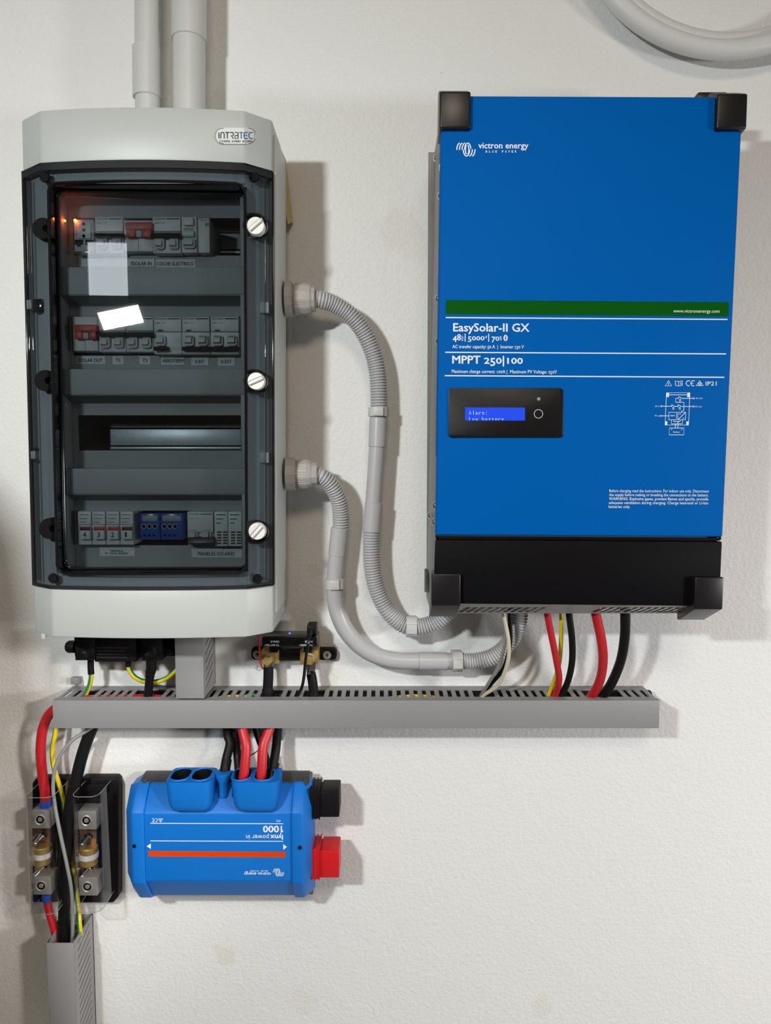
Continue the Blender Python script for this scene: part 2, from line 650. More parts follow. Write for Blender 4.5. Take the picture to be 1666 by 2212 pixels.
def struct(name, m, x0, x1, d0, d1, z0, z1):
    o = MB().box(x0, x1, d0, d1, z0, z1).build(name, m, loc=(0, 0, 0), smooth=False)
    o['kind'] = 'structure'
    return o


M['wall'] = wall_material()
M['room_wall'] = mat('plain_room_wall', (0.30, 0.285, 0.265), 0.7, var=0.05, vscale=3)
M['room_floor'] = mat('concrete_floor', (0.33, 0.32, 0.30), 0.55, var=0.15, vscale=8)
M['room_ceiling'] = mat('room_ceiling_paint', (0.6, 0.59, 0.57), 0.7)
struct('wall_back', M['wall'], -1.75, 1.85, -0.12, 0.0, 0, 2.6)
struct('floor', M['room_floor'], -1.75, 1.85, -0.12, 3.3, -0.1, 0)
struct('ceiling', M['room_ceiling'], -1.75, 1.85, -0.12, 3.3, 2.6, 2.7)
struct('wall_left', M['room_wall'], -1.85, -1.75, -0.12, 3.4, 0, 2.7)
struct('wall_right', M['room_wall'], 1.85, 1.95, -0.12, 3.4, 0, 2.7)
struct('wall_front', M['room_wall'], -1.85, 1.95, 3.3, 3.4, 0, 2.7)
# unseen glowing panel, added for the bright patch reflected in the smoked door
M['frosted_pane'] = mat('frosted_lit_pane', (0.8, 0.85, 0.9), 0.4, emit=(0.85, 0.93, 1.0), estr=8.0)
M['window_frame'] = mat('window_frame_white', (0.7, 0.7, 0.68), 0.45)
win = MB()
for x0, x1, z0, z1 in ((-1.40, -1.08, EYE + 0.80, EYE + 0.84), (-1.40, -1.08, EYE + 1.11, EYE + 1.14), (-1.40, -1.30, EYE + 0.80, EYE + 1.14), (-1.10, -1.08, EYE + 0.80, EYE + 1.14)):
    win.box(x0, x1, 3.26, 3.30, z0, z1)
wf = win.build('window_1', M['window_frame'], loc=(-1.5, -3.3, EYE + 0.5))
wf['kind'] = 'structure'
MB().box(-1.31, -1.095, 3.275, 3.285, EYE + 0.83, EYE + 1.12).build('pane', M['frosted_pane'], wf)

# unseen dark block, its sloping side shaped to shade the lower left wall
M['cabinet_dark'] = mat('dark_cabinet_paint', (0.02, 0.024, 0.028), 0.4)
cb = thing('tool_cabinet', 'dark tall tool cabinet with a sloping side standing left of the fuse holders', 'cabinet', (-0.75, -0.55, 0))
MB().prism([(-1.05, 0.0), (-0.44, 0.0), (-0.480, EYE - 0.30), (-0.4908, EYE - 0.19), (-0.501, EYE - 0.035), (-0.508, EYE + 0.088), (-0.532, EYE + 0.122), (-0.58, EYE + 0.165), (-1.05, EYE + 0.165)], 0.50, 0.60, 0.004).build('body', M['cabinet_dark'], cb)
dr = MB().prism([(-1.02, 0.08), (-0.50, 0.08), (-0.56, EYE - 0.25), (-0.58, EYE), (-0.65, EYE + 0.12), (-1.02, EYE + 0.12)], 0.60, 0.612, 0.002).build('door', M['cabinet_dark'], cb)
MB().box(-0.60, -0.585, 0.612, 0.63, 0.9, 1.05, 0.004).build('handle', M['silver'], dr)

# ------------------------------------------------------------------ distribution enclosure with smoked door
SIDE, CHAM, FRONT = 0.115, 0.137, 0.145
zT = W(47, 259, SIDE).z
zB = W(72, 1366, SIDE).z
zDT = W(52, 372, SIDE).z
zDB = W(72, 1263, SIDE).z
xL0 = (W(50, 360, SIDE).x + W(72, 1265, SIDE).x) / 2
xR0 = (W(587, 370, SIDE).x + W(592, 1262, SIDE).x) / 2
xCL, xCR = xL0 + 0.030, xR0 - 0.0255
SK = (W(52, 365, SIDE).x + W(587, 370, SIDE).x - W(72, 1262, SIDE).x - W(592, 1262, SIDE).x) / 2 / (zDT - zDB)
zC = (zT + zB) / 2


def dfun(x):
    """depth of the bowed lid front at x"""
    if x < xCL:
        return SIDE + (CHAM - SIDE) * (x - xL0) / (xCL - xL0)
    if x > xCR:
        return SIDE + (CHAM - SIDE) * (xR0 - x) / (xR0 - xCR)
    t = (x - xCL) / (xCR - xCL)
    return CHAM + (FRONT - CHAM) * 4 * t * (1 - t)


def xs_between(a, b):
    xs = [a, b] + [x for x in (xCL, xCR) if a < x < b]
    lo, hi = max(a, xCL), min(b, xCR)
    if hi > lo:
        xs += [lo + (hi - lo) * k / 14 for k in range(15)]
    xs = sorted(set(round(x, 6) for x in xs))
    return xs


def skewed(mb):
    """the enclosure hangs a fraction of a degree out of plumb"""
    for v in mb.v:
        v.x += SK * (v.z - zC)
    return mb


def lid_section(a, b, back, off=0.0):
    xs = xs_between(a, b)
    return [(a, back)] + [(x, dfun(x) + off) for x in xs] + [(b, back)]


box = thing('distribution_enclosure', 'tall pale grey wall enclosure with a smoked clear door and three white knobs', 'electrical enclosure', ((xL0 + xR0) / 2, 0, zB))
b = MB()
T = 0.003
b.box(xL0 + .001, xL0 + .001 + T, 0, SIDE - .005, zB + .03, zT - .03)
b.box(xR0 - .001 - T, xR0 - .001, 0, SIDE - .005, zB + .03, zT - .03)
b.box(xL0 + .001, xR0 - .001, 0, 0.004, zB + .006, zT - .006)
b.box(xL0 + .001, xR0 - .001, 0, 0.05, zT - .03, zT - .002, .002)
b.box(xL0 + .001, xR0 - .001, 0, 0.05, zB + .002, zB + .03, .002)
skewed(b).build('body', M['white_plastic'], box)
b = MB()
b.box(xR0 - .002, xR0 + .0035, 0.030, SIDE - .006, zB + .02, zT - .012, .003, 3)
b.box(xL0 - .0015, xL0 + .002, 0.030, SIDE - .006, zB + .02, zT - .012, .001, 2)
skewed(b).build('side_skirt', M['white_plastic'], box)
b = MB().zprism(lid_section(xL0, xR0, 0.05), zDT + .0005, zT, .0022, 2)
skewed(b).build('lid_top', M['white_plastic'], box)
b = MB().zprism(lid_section(xL0, xR0, 0.05), zB, zDB - .0005, .0022, 2)
skewed(b).build('lid_bottom', M['white_plastic'], box)

# door window opening
wL, wR = W(112, 800, .141).x, W(530, 800, .141).x
zWT, zWB = W(320, 393, .144).z, W(320, 1239, .144).z
WD = 0.121  # depth of the recessed pane
RC = 0.010
# border plate behind the smoke
b = MB()
for a, c, z0, z1 in ((xL0, wL, zDB, zDT), (wR, xR0, zDB, zDT), (wL, wR, zWT, zDT), (wL, wR, zDB, zWB)):
    xs = xs_between(a, c)
    b.zprism([(a, dfun(a) - .011)] + [(x, dfun(x) - .008) for x in xs] + [(c, dfun(c) - .011)], z0, z1)
skewed(b).build('border_frame', M['grey_border'], box)
# smoked door
door_mb = MB()
for a, c, z0, z1 in ((xL0 - .001, wL, zDB, zDT), (wR, xR0 + .001, zDB, zDT), (wL, wR, zWT, zDT), (wL, wR, zDB, zWB)):
    xs = xs_between(a, c)
    sec = [(x, dfun(min(max(x, xL0), xR0)) + .0015) for x in xs] + [(x, dfun(min(max(x, xL0), xR0)) - .0012) for x in reversed(xs)]
    door_mb.zprism(sec, z0, z1)
# corner fillers of the opening
for cx, cz, a0 in ((wR - RC, zWT - RC, 0), (wL + RC, zWT - RC, 90), (wL + RC, zWB + RC, 180), (wR - RC, zWB + RC, 270)):
    arc = [(cx + RC * math.cos(math.radians(a0 + 90 * k / 6)), cz + RC * math.sin(math.radians(a0 + 90 * k / 6))) for k in range(7)]
    corner = (cx + RC * math.copysign(1, math.cos(math.radians(a0 + 45))), cz + RC * math.copysign(1, math.sin(math.radians(a0 + 45))))
    dd = dfun(cx)
    door_mb.prism([corner] + arc, dd - .0012, dd + .0015)
# pane
TILT = math.tan(math.radians(2.2))
pane_d = lambda x: WD - (x - (wL + wR) / 2) * TILT
door_mb.hexa([(x, -pane_d(x), z) for x, z in ((wL + .001, zWB + .001), (wR - .001, zWB + .001), (wR - .001, zWT - .001), (wL + .001, zWT - .001))]
             + [(x, -pane_d(x) + .0025, z) for x, z in ((wL + .001, zWB + .001), (wR - .001, zWB + .001), (wR - .001, zWT - .001), (wL + .001, zWT - .001))])
door = skewed(door_mb).build('smoked_door', M['smoke'], box, smooth=True, ang=50)
door['label'] = 'smoked clear door with a recessed window'
# recess walls
ring = rrect(wL, zWB, wR, zWT, RC, 6)
ring2 = rrect(wL + .0015, zWB + .0015, wR - .0015, zWT - .0015, RC - .001, 6)
n = len(ring)
vs, fs = [], []
for (x, z), (x2, z2) in zip(ring, ring2):
    vs += [(x, -dfun(x) - .001, z), (x2, -dfun(x) - .001, z2), (x2, -pane_d(x), z2), (x, -pane_d(x), z)]
for i in range(n):
    j = (i + 1) % n
    for k in range(4):
        l = (k + 1) % 4
        fs.append((i * 4 + k, j * 4 + k, j * 4 + l, i * 4 + l))
rw = MB()
rw.solid(vs, fs)
skewed(rw).build('window_recess', M['smoke_wall'], door)


def bead(r0, z0, r1, z1, rad, off, inset, depth=None):
    pts = rrect(r0 + inset, z0 + inset, r1 - inset, z1 - inset, RC, 6)
    # straight sides get extra points so the bead follows the bow
    full = []
    for i in range(len(pts)):
        a, c = pts[i], pts[(i + 1) % len(pts)]
        k = max(1, int(abs(a[0] - c[0]) / 0.012))
        for q in range(k):
            full.append((a[0] + (c[0] - a[0]) * q / k, a[1] + (c[1] - a[1]) * q / k))
    full.append(full[0])
    return [Vector((x, -((dfun(x) if depth is None else pane_d(x)) + off), z)) for x, z in full]


skewed(MB().tube(bead(wL, zWB, wR, zWT, .002, .0014, 0), .0016, 8, caps=False)).build('gasket', M['black_gloss'], door)
skewed(MB().tube(bead(wL, zWB, wR, zWT, .002, .0002, .0025, WD), .0013, 8, caps=False)).build('gasket', M['black_gloss'], door)
# thick dark top band of the door
for z0, z1 in ((zDT - .0075, zDT), (zDB, zDB + .0035)):
    xs = xs_between(xL0, xR0)
    band = MB().zprism([(x, dfun(x) + .0024) for x in xs] + [(x, dfun(x) + .0014) for x in reversed(xs)], z0, z1)
    skewed(band).build('door_band', M['band_dark'], door)
# dark upper and lower edge of the door
for zz, up in ((zDT, -1), (zDB, 1)):
    xs = xs_between(xL0, xR0)
    e = MB()
    e.tube([Vector((x, -(dfun(x) + .0008), zz + up * .0007)) for x in xs], .0016, 8)
    skewed(e).build('door_edge', M['black_gloss'], door)
skewed(MB().box(xR0 - .0005, xR0 + .0014, SIDE - .012, SIDE + .001, zDB, zDT, .0004)).build('door_edge', M['black_gloss'], door)
skewed(MB().box(xL0 - .0014, xL0 + .0006, SIDE - .012, SIDE + .001, zDB, zDT, .0004)).build('door_edge', M['black_gloss'], door)
# long grip ridges of the door at its hinge side
skewed(MB().box(xL0 + .004, xL0 + .006, SIDE, SIDE + .0065, zDB + .006, zDT - .008, .0007)).build('ridge', M['smoke'], door)
skewed(MB().box(xL0 + .0095, xL0 + .0115, SIDE + .004, SIDE + .0095, zDB + .006, zDT - .010, .0007)).build('ridge', M['smoke'], door)
skewed(MB().box(xR0 - .0075, xR0 - .006, SIDE + .002, SIDE + .0085, zDB + .006, zDT - .008, .0006)).build('ridge', M['smoke'], door)

# four dark screw plugs
for px, py in ((97, 383), (549, 383), (115, 1249), (556, 1250)):
    d = dfun(W(px, py, .133).x - SK * (W(px, py, .133).z - zC))
    p = W(px, py, d + .001)
    MB().lathe(p + Vector((0, .001, 0)), TOCAM, [(pr(10.5, .13), 0), (pr(10.5, .13), .0018), (pr(9, .13), .0025)], 20).build('screw_plug', M['black_matte'], box)
# white quarter-turn knobs in black collars
for px, py, ang in ((552, 487, 50), (553, 823, 66), (555, 1148, 42)):
    d = 0.127
    p = W(px, py + 1.5, d)
    k = MB().lathe(p + Vector((0, .004, 0)), TOCAM, [(pr(26.5, d), 0), (pr(26.5, d), .005), (pr(25, d), .008), (pr(20.5, d), .008), (pr(20, d), .002)], 32).build('knob_collar', M['black_gloss'], box)
    p = W(px, py, d + .012)
    r = pr(18.8, d + .012)
    kb = MB().lathe(p + Vector((0, .014, 0)), TOCAM, [(r, 0), (r, .0125), (r * .93, .014)], 32).build('knob', M['white_knob'], box)
    a = math.radians(ang)
    ux, uz = math.sin(a), math.cos(a)
    hw, hl = r * .20, r * .86
    q = []
    for dd in (.0035, .0005):
        s = 0.8 if dd == .0035 else 1.0
        for sx, sl in ((-1, -1), (1, -1), (1, 1), (-1, 1)):
            q.append(Vector((p.x + ux * hl * sl + uz * hw * sx * s, p.y - dd, p.z + uz * hl * sl - ux * hw * sx * s)))
    MB().hexa(q, .0006).build('grip_ridge', M['white_knob'], kb)
    # dark slot along one side of the ridge
    q = []
    for dd in (.0006, -.0005):
        for sx, sl in ((-1.5, -1), (-1.05, -1), (-1.05, 1), (-1.5, 1)):
            q.append(Vector((p.x + ux * hl * sl + uz * hw * sx, p.y - dd, p.z + uz * hl * sl - ux * hw * sx)))
    MB().hexa(q).build('slot', M['grey_print'], kb)
# hinge-side round locks seen through the smoke
for px, py in ((92, 493), (97, 822), (107, 1142)):
    x0 = W(px, py, .12).x
    d = dfun(W(px + 20, py, .125).x) + .0014
    p = W(px, py, d)
    r = pr(23, d)
    hl = MB()
    pts = []
    for kk in range(19):
        a = math.radians(40 + 280 * kk / 18)
        pts.append((px + 23 * math.cos(a), py - 23 * math.sin(a)))
    for kk in range(19):
        a = math.radians(320 - 280 * kk / 18)
        pts.append((px + 7 + 8 * math.cos(a), py - 8 * math.sin(a)))
    hl.pxprism(pts, d - .016, d)
    hl.build('hinge_lock', M['black_matte'], box)
# hinge lugs on the left edge
for px0, py0, px1, py1 in ((57, 647, 70, 668), (66, 974, 78, 992)):
    MB().pxbox(px0, py0, px1, py1, SIDE - .012, SIDE + .004, .0012).build('hinge_lug', M['white_knob'], box)
MB().pxbox(71, 645, 93, 675, SIDE + .001, SIDE + .0115, .0015).build('hinge_cover', M['black_gloss'], box)
MB().pxbox(66, 966, 79, 973, SIDE - .004, SIDE + .0042, .001).build('hinge_cover', M['black_gloss'], box)
MB().pxbox(68, 993, 81, 998, SIDE - .004, SIDE + .0042, .001).build('hinge_cover', M['black_gloss'], box)
# latch marks moulded in the right border
for y0, y1 in ((652, 676), (977, 1000)):
    MB().pxbox(561, y0, 580, y1, .112, .1205, .0008).build('latch_mark', M['grey_border'], box)

# badge
bd = lambda px: dfun(W(px, 294, .14).x - SK * (W(px, 294, .14).z - zC)) + .0012
badge = MB()
vs_px = rrect(464, 276, 554, 311, 16, 6)
cxp, cyp = 509, 294
# bent strip by strip so it follows the lid
cols = [464 + 90 * k / 30 for k in range(31)]
def badge_half(x):
    e = max(0, 464 + 16 - x, x - (554 - 16))
    return 1.5 + math.sqrt(max(0, 16 * 16 - e * e)) if e > 0 else 17.5
for xa_, xb_ in zip(cols[:-1], cols[1:]):
    ha, hb = badge_half(xa_), badge_half(xb_)
    f4 = [(xa_, 293.5 + ha), (xb_, 293.5 + hb), (xb_, 293.5 - hb), (xa_, 293.5 - ha)]
    badge.hexa([W(x, y, bd(x) + .0003) for x, y in f4] + [W(x, y, bd(x) - .0008) for x, y in f4])
bdg = badge.build('maker_badge', M['label_white'], box)
t = MB()
t.stroke(rrect(465.5, 277, 552.5, 310, 15, 8), 1.0, lambda x: bd(x) + .0005, closed=True)
bt = lambda x: bd(x) + .0006
# angular badge letters I N T R A T E C as strokes
def bstroke(mb, pts, x0, w):
    mb.stroke([(x0 + px * w, 299 - py * 13) for px, py in pts], 2.0, bt)
LW = 8.2
tb = MB()
bstroke(t, [(0.25, 0), (0.25, 1)], 471, LW)
bstroke(t, [(0, 0), (0, .7), (.15, 1), (.75, 1), (.9, .7), (.9, 0)], 477, LW)
bstroke(t, [(0, 1), (1, 1)], 487, LW); bstroke(t, [(.5, 1), (.5, 0)], 487, LW)
bstroke(t, [(0, 1), (.8, 1), (.9, .75), (.8, .5), (.3, .5), (.9, 0)], 497, LW)
bstroke(t, [(0.05, 1), (.9, 1), (.9, 0), (.1, 0), (.1, .5), (.9, .5)], 507, LW)
bstroke(tb, [(0, 1), (1, 1)], 517, LW); bstroke(tb, [(.5, 1), (.5, 0)], 517, LW)
bstroke(tb, [(1, 1), (.2, 1), (0, .7), (0, .3), (.2, 0), (1, 0)], 527, LW); bstroke(tb, [(0, .5), (.9, .5)], 527, LW)
bstroke(tb, [(1, 1), (.2, 1), (0, .7), (0, .3), (.2, 0), (1, 0)], 538, LW)
letter(t, 'IP65  AC400V  DC1500V', 488, 546, 307, bt, .01, 4.2)
t.stroke([(474, 303), (479, 303), (479, 307.5), (474, 307.5)], .8, bt, closed=True)
letter(t, 'C\u20ac', 480, 487, 307, bt, .01, 4.0)
t.build('lettering', M['black_print'], bdg)
tb.build('lettering', M['blue_print'], bdg)

# fascia behind the door, in rows with recessed pockets
DF, DP = 0.112, 0.091      # fascia front, pocket floor
pocket = [(131, 413, 519, 577), (134, 636, 520, 797), (140, 852, 521, 1012), (145, 1067, 523, 1231)]
opening = [(158, 471, 519, 552), (155, 684, 520, 768), (168, 897, 521, 973), (166, 1103, 523, 1178)]
fx0, fx1 = W(112, 800, DF).x, W(540, 800, DF).x
prev = zWT + .004
fas, pok = MB(), MB()
lintels = []
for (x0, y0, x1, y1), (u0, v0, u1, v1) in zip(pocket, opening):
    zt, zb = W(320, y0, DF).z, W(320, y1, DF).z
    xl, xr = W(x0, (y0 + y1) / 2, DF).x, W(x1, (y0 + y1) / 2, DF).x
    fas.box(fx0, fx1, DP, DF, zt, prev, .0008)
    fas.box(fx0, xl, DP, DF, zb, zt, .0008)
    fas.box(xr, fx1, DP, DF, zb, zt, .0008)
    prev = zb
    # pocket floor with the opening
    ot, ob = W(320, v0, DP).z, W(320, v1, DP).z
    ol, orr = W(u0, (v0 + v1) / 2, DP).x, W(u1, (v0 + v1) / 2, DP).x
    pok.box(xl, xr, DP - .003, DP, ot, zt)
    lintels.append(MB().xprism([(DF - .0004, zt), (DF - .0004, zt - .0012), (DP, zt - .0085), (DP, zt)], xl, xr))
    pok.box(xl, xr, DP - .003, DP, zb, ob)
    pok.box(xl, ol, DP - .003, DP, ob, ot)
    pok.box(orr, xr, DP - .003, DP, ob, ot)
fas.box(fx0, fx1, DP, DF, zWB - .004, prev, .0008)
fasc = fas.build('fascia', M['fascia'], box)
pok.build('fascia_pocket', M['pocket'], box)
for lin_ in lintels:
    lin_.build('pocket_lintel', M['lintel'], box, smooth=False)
MB().box(xL0 + .005, xR0 - .005, .034, .036, zDB, zDT).build('back_plate', M['dark_inside'], box)
for (u0, v0, u1, v1) in opening:
    ym = (v0 + v1) / 2
    x0_ = u0 if v0 != 897 else 238
    r = MB().pxbox(x0_, ym - 8, u1, ym + 27, .036, .045, .0008)
    r.pxbox(x0_, ym - 20, u1, ym - 12, .036, .05, .0008)
    r.pxbox(x0_, ym + 30, u1, ym + 36, .036, .05, .0008)
    r.build('mounting_rail', M['rail_zinc'], box)

# paper labels on the fascia
LD = DP + .0004
def paper(x0, y0, x1, y1, words, bold=.012, tx=None, d=LD, cap=None):
    p = MB().pxbox(x0, y0, x1, y1, d - .0003, d)
    o = p.build('paper_label', M['label_white'], box)
    for (s, a, c, base) in words:
        t = MB()
        letter(t, s, a, c, base, d + .0003, bold, cap)
        t.build('lettering', M['black_print'], o)
paper(176, 559, 333, 576, [('ESOLAR IN', 283, 328, 573)], cap=8)
paper(337, 560, 422, 577.5, [('COCHE ELECTRICO', 338, 418, 573.5)], cap=8)
paper(165, 769, 227, 786, [('ESOLAR OUT', 169, 221, 782)], cap=8)
paper(243, 769, 267, 787, [('T1', 250, 259, 782)], cap=8)
paper(301, 769, 324, 787, [('T3', 308, 318, 782)], cap=8)
paper(348, 769, 398, 788, [('AEROTERM', 351, 397, 783)], cap=8)
paper(413, 770, 450, 789, [('A INT', 421, 441, 785)], cap=8)
paper(470, 770, 507, 790, [('A EXT', 477, 500, 785)], cap=8)
paper(215, 1181, 291, 1201, [('TERMICA', 237, 266, 1192), ('P. SOLARES', 228, 276, 1197)], cap=4)
paper(414, 1185, 523, 1204, [('PANELES SOLARES', 428, 507, 1200)], cap=8)

# yellowed tape on the right side
tp = MB()
yq = [W(606, 300, .09), W(612, 360, .06), W(620, 410, .03), W(631, 480, .012), W(624, 486, .03), W(616, 430, .055)]
xs_ = xR0 + .004
tv = [Vector((xs_ - .003, -.045, W(608, 320, .045).z)), Vector((xs_ - .0015, -.012, W(620, 345, .012).z)), Vector((xs_ + .0055, -.004, W(630, 480, .004).z)), Vector((xs_ + .001, -.016, W(624, 484, .016).z)), Vector((xs_ - .003, -.045, W(610, 400, .045).z))]
tp.loft([tv, [v + Vector((.0006, 0, 0)) for v in tv]])
tp.build('adhesive_tape', M['tape_yellow'], box)
# small nub under the lid
MB().lathe(W(95, 1374, .09), (0, 0, -1), [(.003, -.006), (.003, .001), (.002, .003)], 12).build('drain_nub', M['white_knob'], box)


# ------------------------------------------------------------------ modules in the enclosure
MD = 0.103   # front of a module


def module(name, label, cat, x0, y0, x1, y1, group, m='breaker_white', step=None, d=MD):
    """a rail module: housing with a raised nose; step = (y of the nose top, y of the nose bottom) in pixels"""
    c = W((x0 + x1) / 2, y1, 0.05)
    t = thing(name, label, cat, (c.x, -.05, c.z), group)
    h = MB()
    h.pxbox(x0, y0, x1, y1, .051, d, .0007)
    if step:
        h.pxbox(x0 + .6, step[0], x1 - .6, step[1], d - .001, d + .003, .0007)
    h.build('housing', M[m], t)
    return t


def levers(t, xs, y0, y1, w, d=MD, m='breaker_white', flag=None):
    for x in xs:
        pk = MB().pxprism(rrect(x - w / 2 - 3, y0 - 3, x + w / 2 + 3, y1 + 5, 5, 4), d + .0005, d + .0032)
        p = pk.build('lever_pocket', M['breaker_grey'], t)
        l = MB()
        a, b_ = W(x - w / 2, (y0 + y1) / 2, d), W(x + w / 2, (y0 + y1) / 2, d)
        zt, zb = W(x, y0, d + .004).z, W(x, y1, d + .004).z
        l.xprism([(d + .003, zt), (d + .0045, zt), (d + .007, zb + .001), (d + .003, zb)], a.x, b_.x, .0005)
        lv = l.build('lever', M[m], t)
        if flag:
            MB().pxbox(x - w / 2 + .5, y0 - 1, x + w / 2 - .5, y0 + 4, d + .003, d + .0049).build('indicator', M[flag], lv)


def toggle_bar(t, x0, y0, x1, y1, d=MD, m='toggle_dark'):
    z0, z1 = W(x0, y1, d + .008).z, W(x0, y0, d + .008).z
    MB().xprism([(d, z1), (d + .006, z1 - .001), (d + .0085, z0 + .0015), (d + .006, z0), (d, z0 + .001)], W(x0, y0, d + .006).x, W(x1, y0, d + .006).x, .0006).build('toggle_bar', M[m], t)


def nameprint(t, x0, x1, base, d, green=False):
    p = MB()
    w = x1 - x0
    letter(p, 'Schneider', x0 + 3, x0 + w * .48, base, d, .0, 4)
    p.stroke([(x0 + w * .5, base - 1.5), (x1 - 3, base - 1.5)], 2.2, d)
    letter(p, 'C60N   C25', x0 + 3, x0 + w * .42, base + 9, d, 0, 2.6)
    p.build('lettering', M['spd_green' if green else 'black_print'], t)


G1, G2, G4 = 'modules in the top row of the enclosure', 'modules in the second row of the enclosure', 'modules in the bottom row of the enclosure'
# top row -----------------------------------------------------------
t = module('network_module', 'network module with two black sockets and a glowing orange light', 'network module', 160, 474, 203, 547, G1, 'breaker_grey')
f = MB()
for x0 in (161.5, 184.5):
    f.pxprism([(x0, 518), (x0 + 18, 518), (x0 + 18, 529), (x0 + 13, 529), (x0 + 13, 533), (x0 + 5, 533), (x0 + 5, 529), (x0, 529)], MD - .001, MD + .0004)
    f.build('socket', M['black_gloss'], t)
    f = MB()
MB().pxbox(160, 543, 201, 546, MD - .003, MD + .004, .0006).build('metal_lip', M['silver_bright'], t)
bx = MB().pxbox(168, 481, 196, 515, MD - .002, MD + .002, .001).build('socket_face', M['breaker_white'], t)
for x, y in ((181, 484), (181, 497), (181, 510)):
    MB().lathe(W(x, y, MD + .002), TOCAM, [(.0018, 0), (.0018, .0004)], 12).build('hole', M['black_gloss'], bx)
MB().lathe(W(162, 476, MD + .003), TOCAM, [(.0016, -.002), (.0016, .0), (.001, .0012)], 12).build('indicator_light', M['led_orange'], t)
MB().lathe(W(139, 476, MD + .004), TOCAM, [(.0010, -.002), (.0010, .0), (.0006, .0008)], 12).build('indicator_light', M['led_orange'], t)  # smaller glowing dot painted as the orange light's reflection in the recess wall


def two_pole_old(x0, x1, y0, y1, label, g, n=2):
    t = module('breaker', label, 'breaker', x0, y0, x1, y1, g, step=(y0 + (y1 - y0) * .02, y0 + (y1 - y0) * .40))
    h = y1 - y0
    nameprint(t, x0, x1, y0 + 6, MD + .0033)
    toggle_bar(t, x0 - 1, y0 + h * .40, x1 - 1, y0 + h * .56)
    w = (x1 - x0) / n
    levers(t, [x0 + w * (k + .5) for k in range(n)], y0 + h * .62, y0 + h * .82, w * .46)
    p = MB()
    letter(p, 'C25', x0 + 3, x0 + 11, y1 - 3, MD + .0003, .01, 4)
    p.stroke([(x0 + 14, y1 - 5), (x0 + 22, y1 - 5)], 2, MD + .0003)
    p.build('lettering', M['grey_print'], t)
    return t


def isolator(x0, x1, y0, y1, ry0, ry1, label, g):
    t = module('isolator_switch', label, 'switch', x0, y0, x1, y1, g)
    xm = (x0 + x1) / 2
    rb = MB()
    q0, q1 = W(x0 + 2, ry0, MD + .008), W(x1 - 2, ry1, MD + .008)
    rb.pxbox(x0 + 2, ry0, x1 - 2, ry0 + (ry1 - ry0) * .5, MD - .001, MD + .008, .001)
    rb.pxbox(x0 + 4, ry0 + (ry1 - ry0) * .45, xm - 7, ry1, MD - .001, MD + .007, .001)
    rb.pxbox(xm + 7, ry0 + (ry1 - ry0) * .45, x1 - 4, ry1, MD - .001, MD + .007, .001)
    r = rb.build('red_handle', M['toggle_red'], t)
    MB().pxbox(xm - 6, ry0 + (ry1 - ry0) * .5, xm + 7, ry1, MD - .001, MD + .005, .0006).build('locking_tab', M['breaker_grey'], t)
    MB().pxbox(xm - .5, ry1 + 3, xm + .5, y1 - 1, MD - .0005, MD + .0004).build('seam', M['grey_print'], t)
    return t


two_pole_old(206, 266, 468, 547, 'white two-pole breaker between network module and red switch, top row', G1)
isolator(268, 330, 476, 543, 479, 512, 'red-handled isolator switch between two breakers in the top row', G1)
two_pole_old(330, 390, 468, 547, 'white two-pole breaker above the COCHE ELECTRICO label, top row', G1)
t = module('timer_module', 'narrow white rocker module right of the car breaker, top row', 'switch', 392, 468, 425, 546, G1)
MB().pxbox(396, 469, 417, 486, MD - .001, MD + .004, .0008).build('button', M['breaker_white'], t)
MB().pxbox(397, 492, 418, 497, MD - .001, MD + .0006).build('window', M['grey_print'], t)
MB().lathe(W(408, 506, MD + .001) + Vector((-.006, 0, 0)), (1, 0, 0), [(.0035, 0), (.0035, .012)], 16).build('rocker', M['breaker_white'], t)
levers(t, [408], 517, 531, 20)
t = module('contactor_module', 'slim white module with a small green square, last in the top row', 'relay', 428, 471, 453, 546, G1)
p = MB()
letter(p, 'Schneider', 432, 450, 477, MD + .0003, 0, 4)
p.flat([(443, 481), (451, 481), (451, 489), (443, 489)], MD + .0003)
p.build('lettering', M['spd_green'], t)
# second row --------------------------------------------------------
isolator(157, 211, 684, 758, 701, 732, 'red-handled isolator switch above the ESOLAR OUT label, first in the second row', G2)
two_pole_old(213, 271, 684, 760, 'white two-pole breaker above the T1 label, second row', G2)
two_pole_old(272, 331, 684, 760, 'white two-pole breaker above the T3 label, second row', G2)
for x0, x1, n, lab in ((332, 392, 1, 'white one-lever breaker above the AEROTERM label, second row'), (393, 453, 2, 'white two-pole breaker above the A INT label, second row'),
                       (455, 516, 2, 'white two-pole breaker above the A EXT label, second row')):
    t = module('breaker', lab, 'breaker', x0, 684, x1, 765, G2, step=(685, 716))
    nameprint(t, x0, x1, 690, MD + .0033)
    MB().pxbox(x0 + 9, 712, x0 + 20, 715, MD + .002, MD + .0034).build('mark', M['black_print'], t)
    w = (x1 - x0) / 2
    xs = [x0 + w * (k + .5) for k in range(n)]
    levers(t, xs, 727, 742, w * .5, flag='toggle_dark' if n == 2 else None)
    toggle_bar(t, x0, 746, (x1 - 1) if n == 2 else x0 + w, 757)
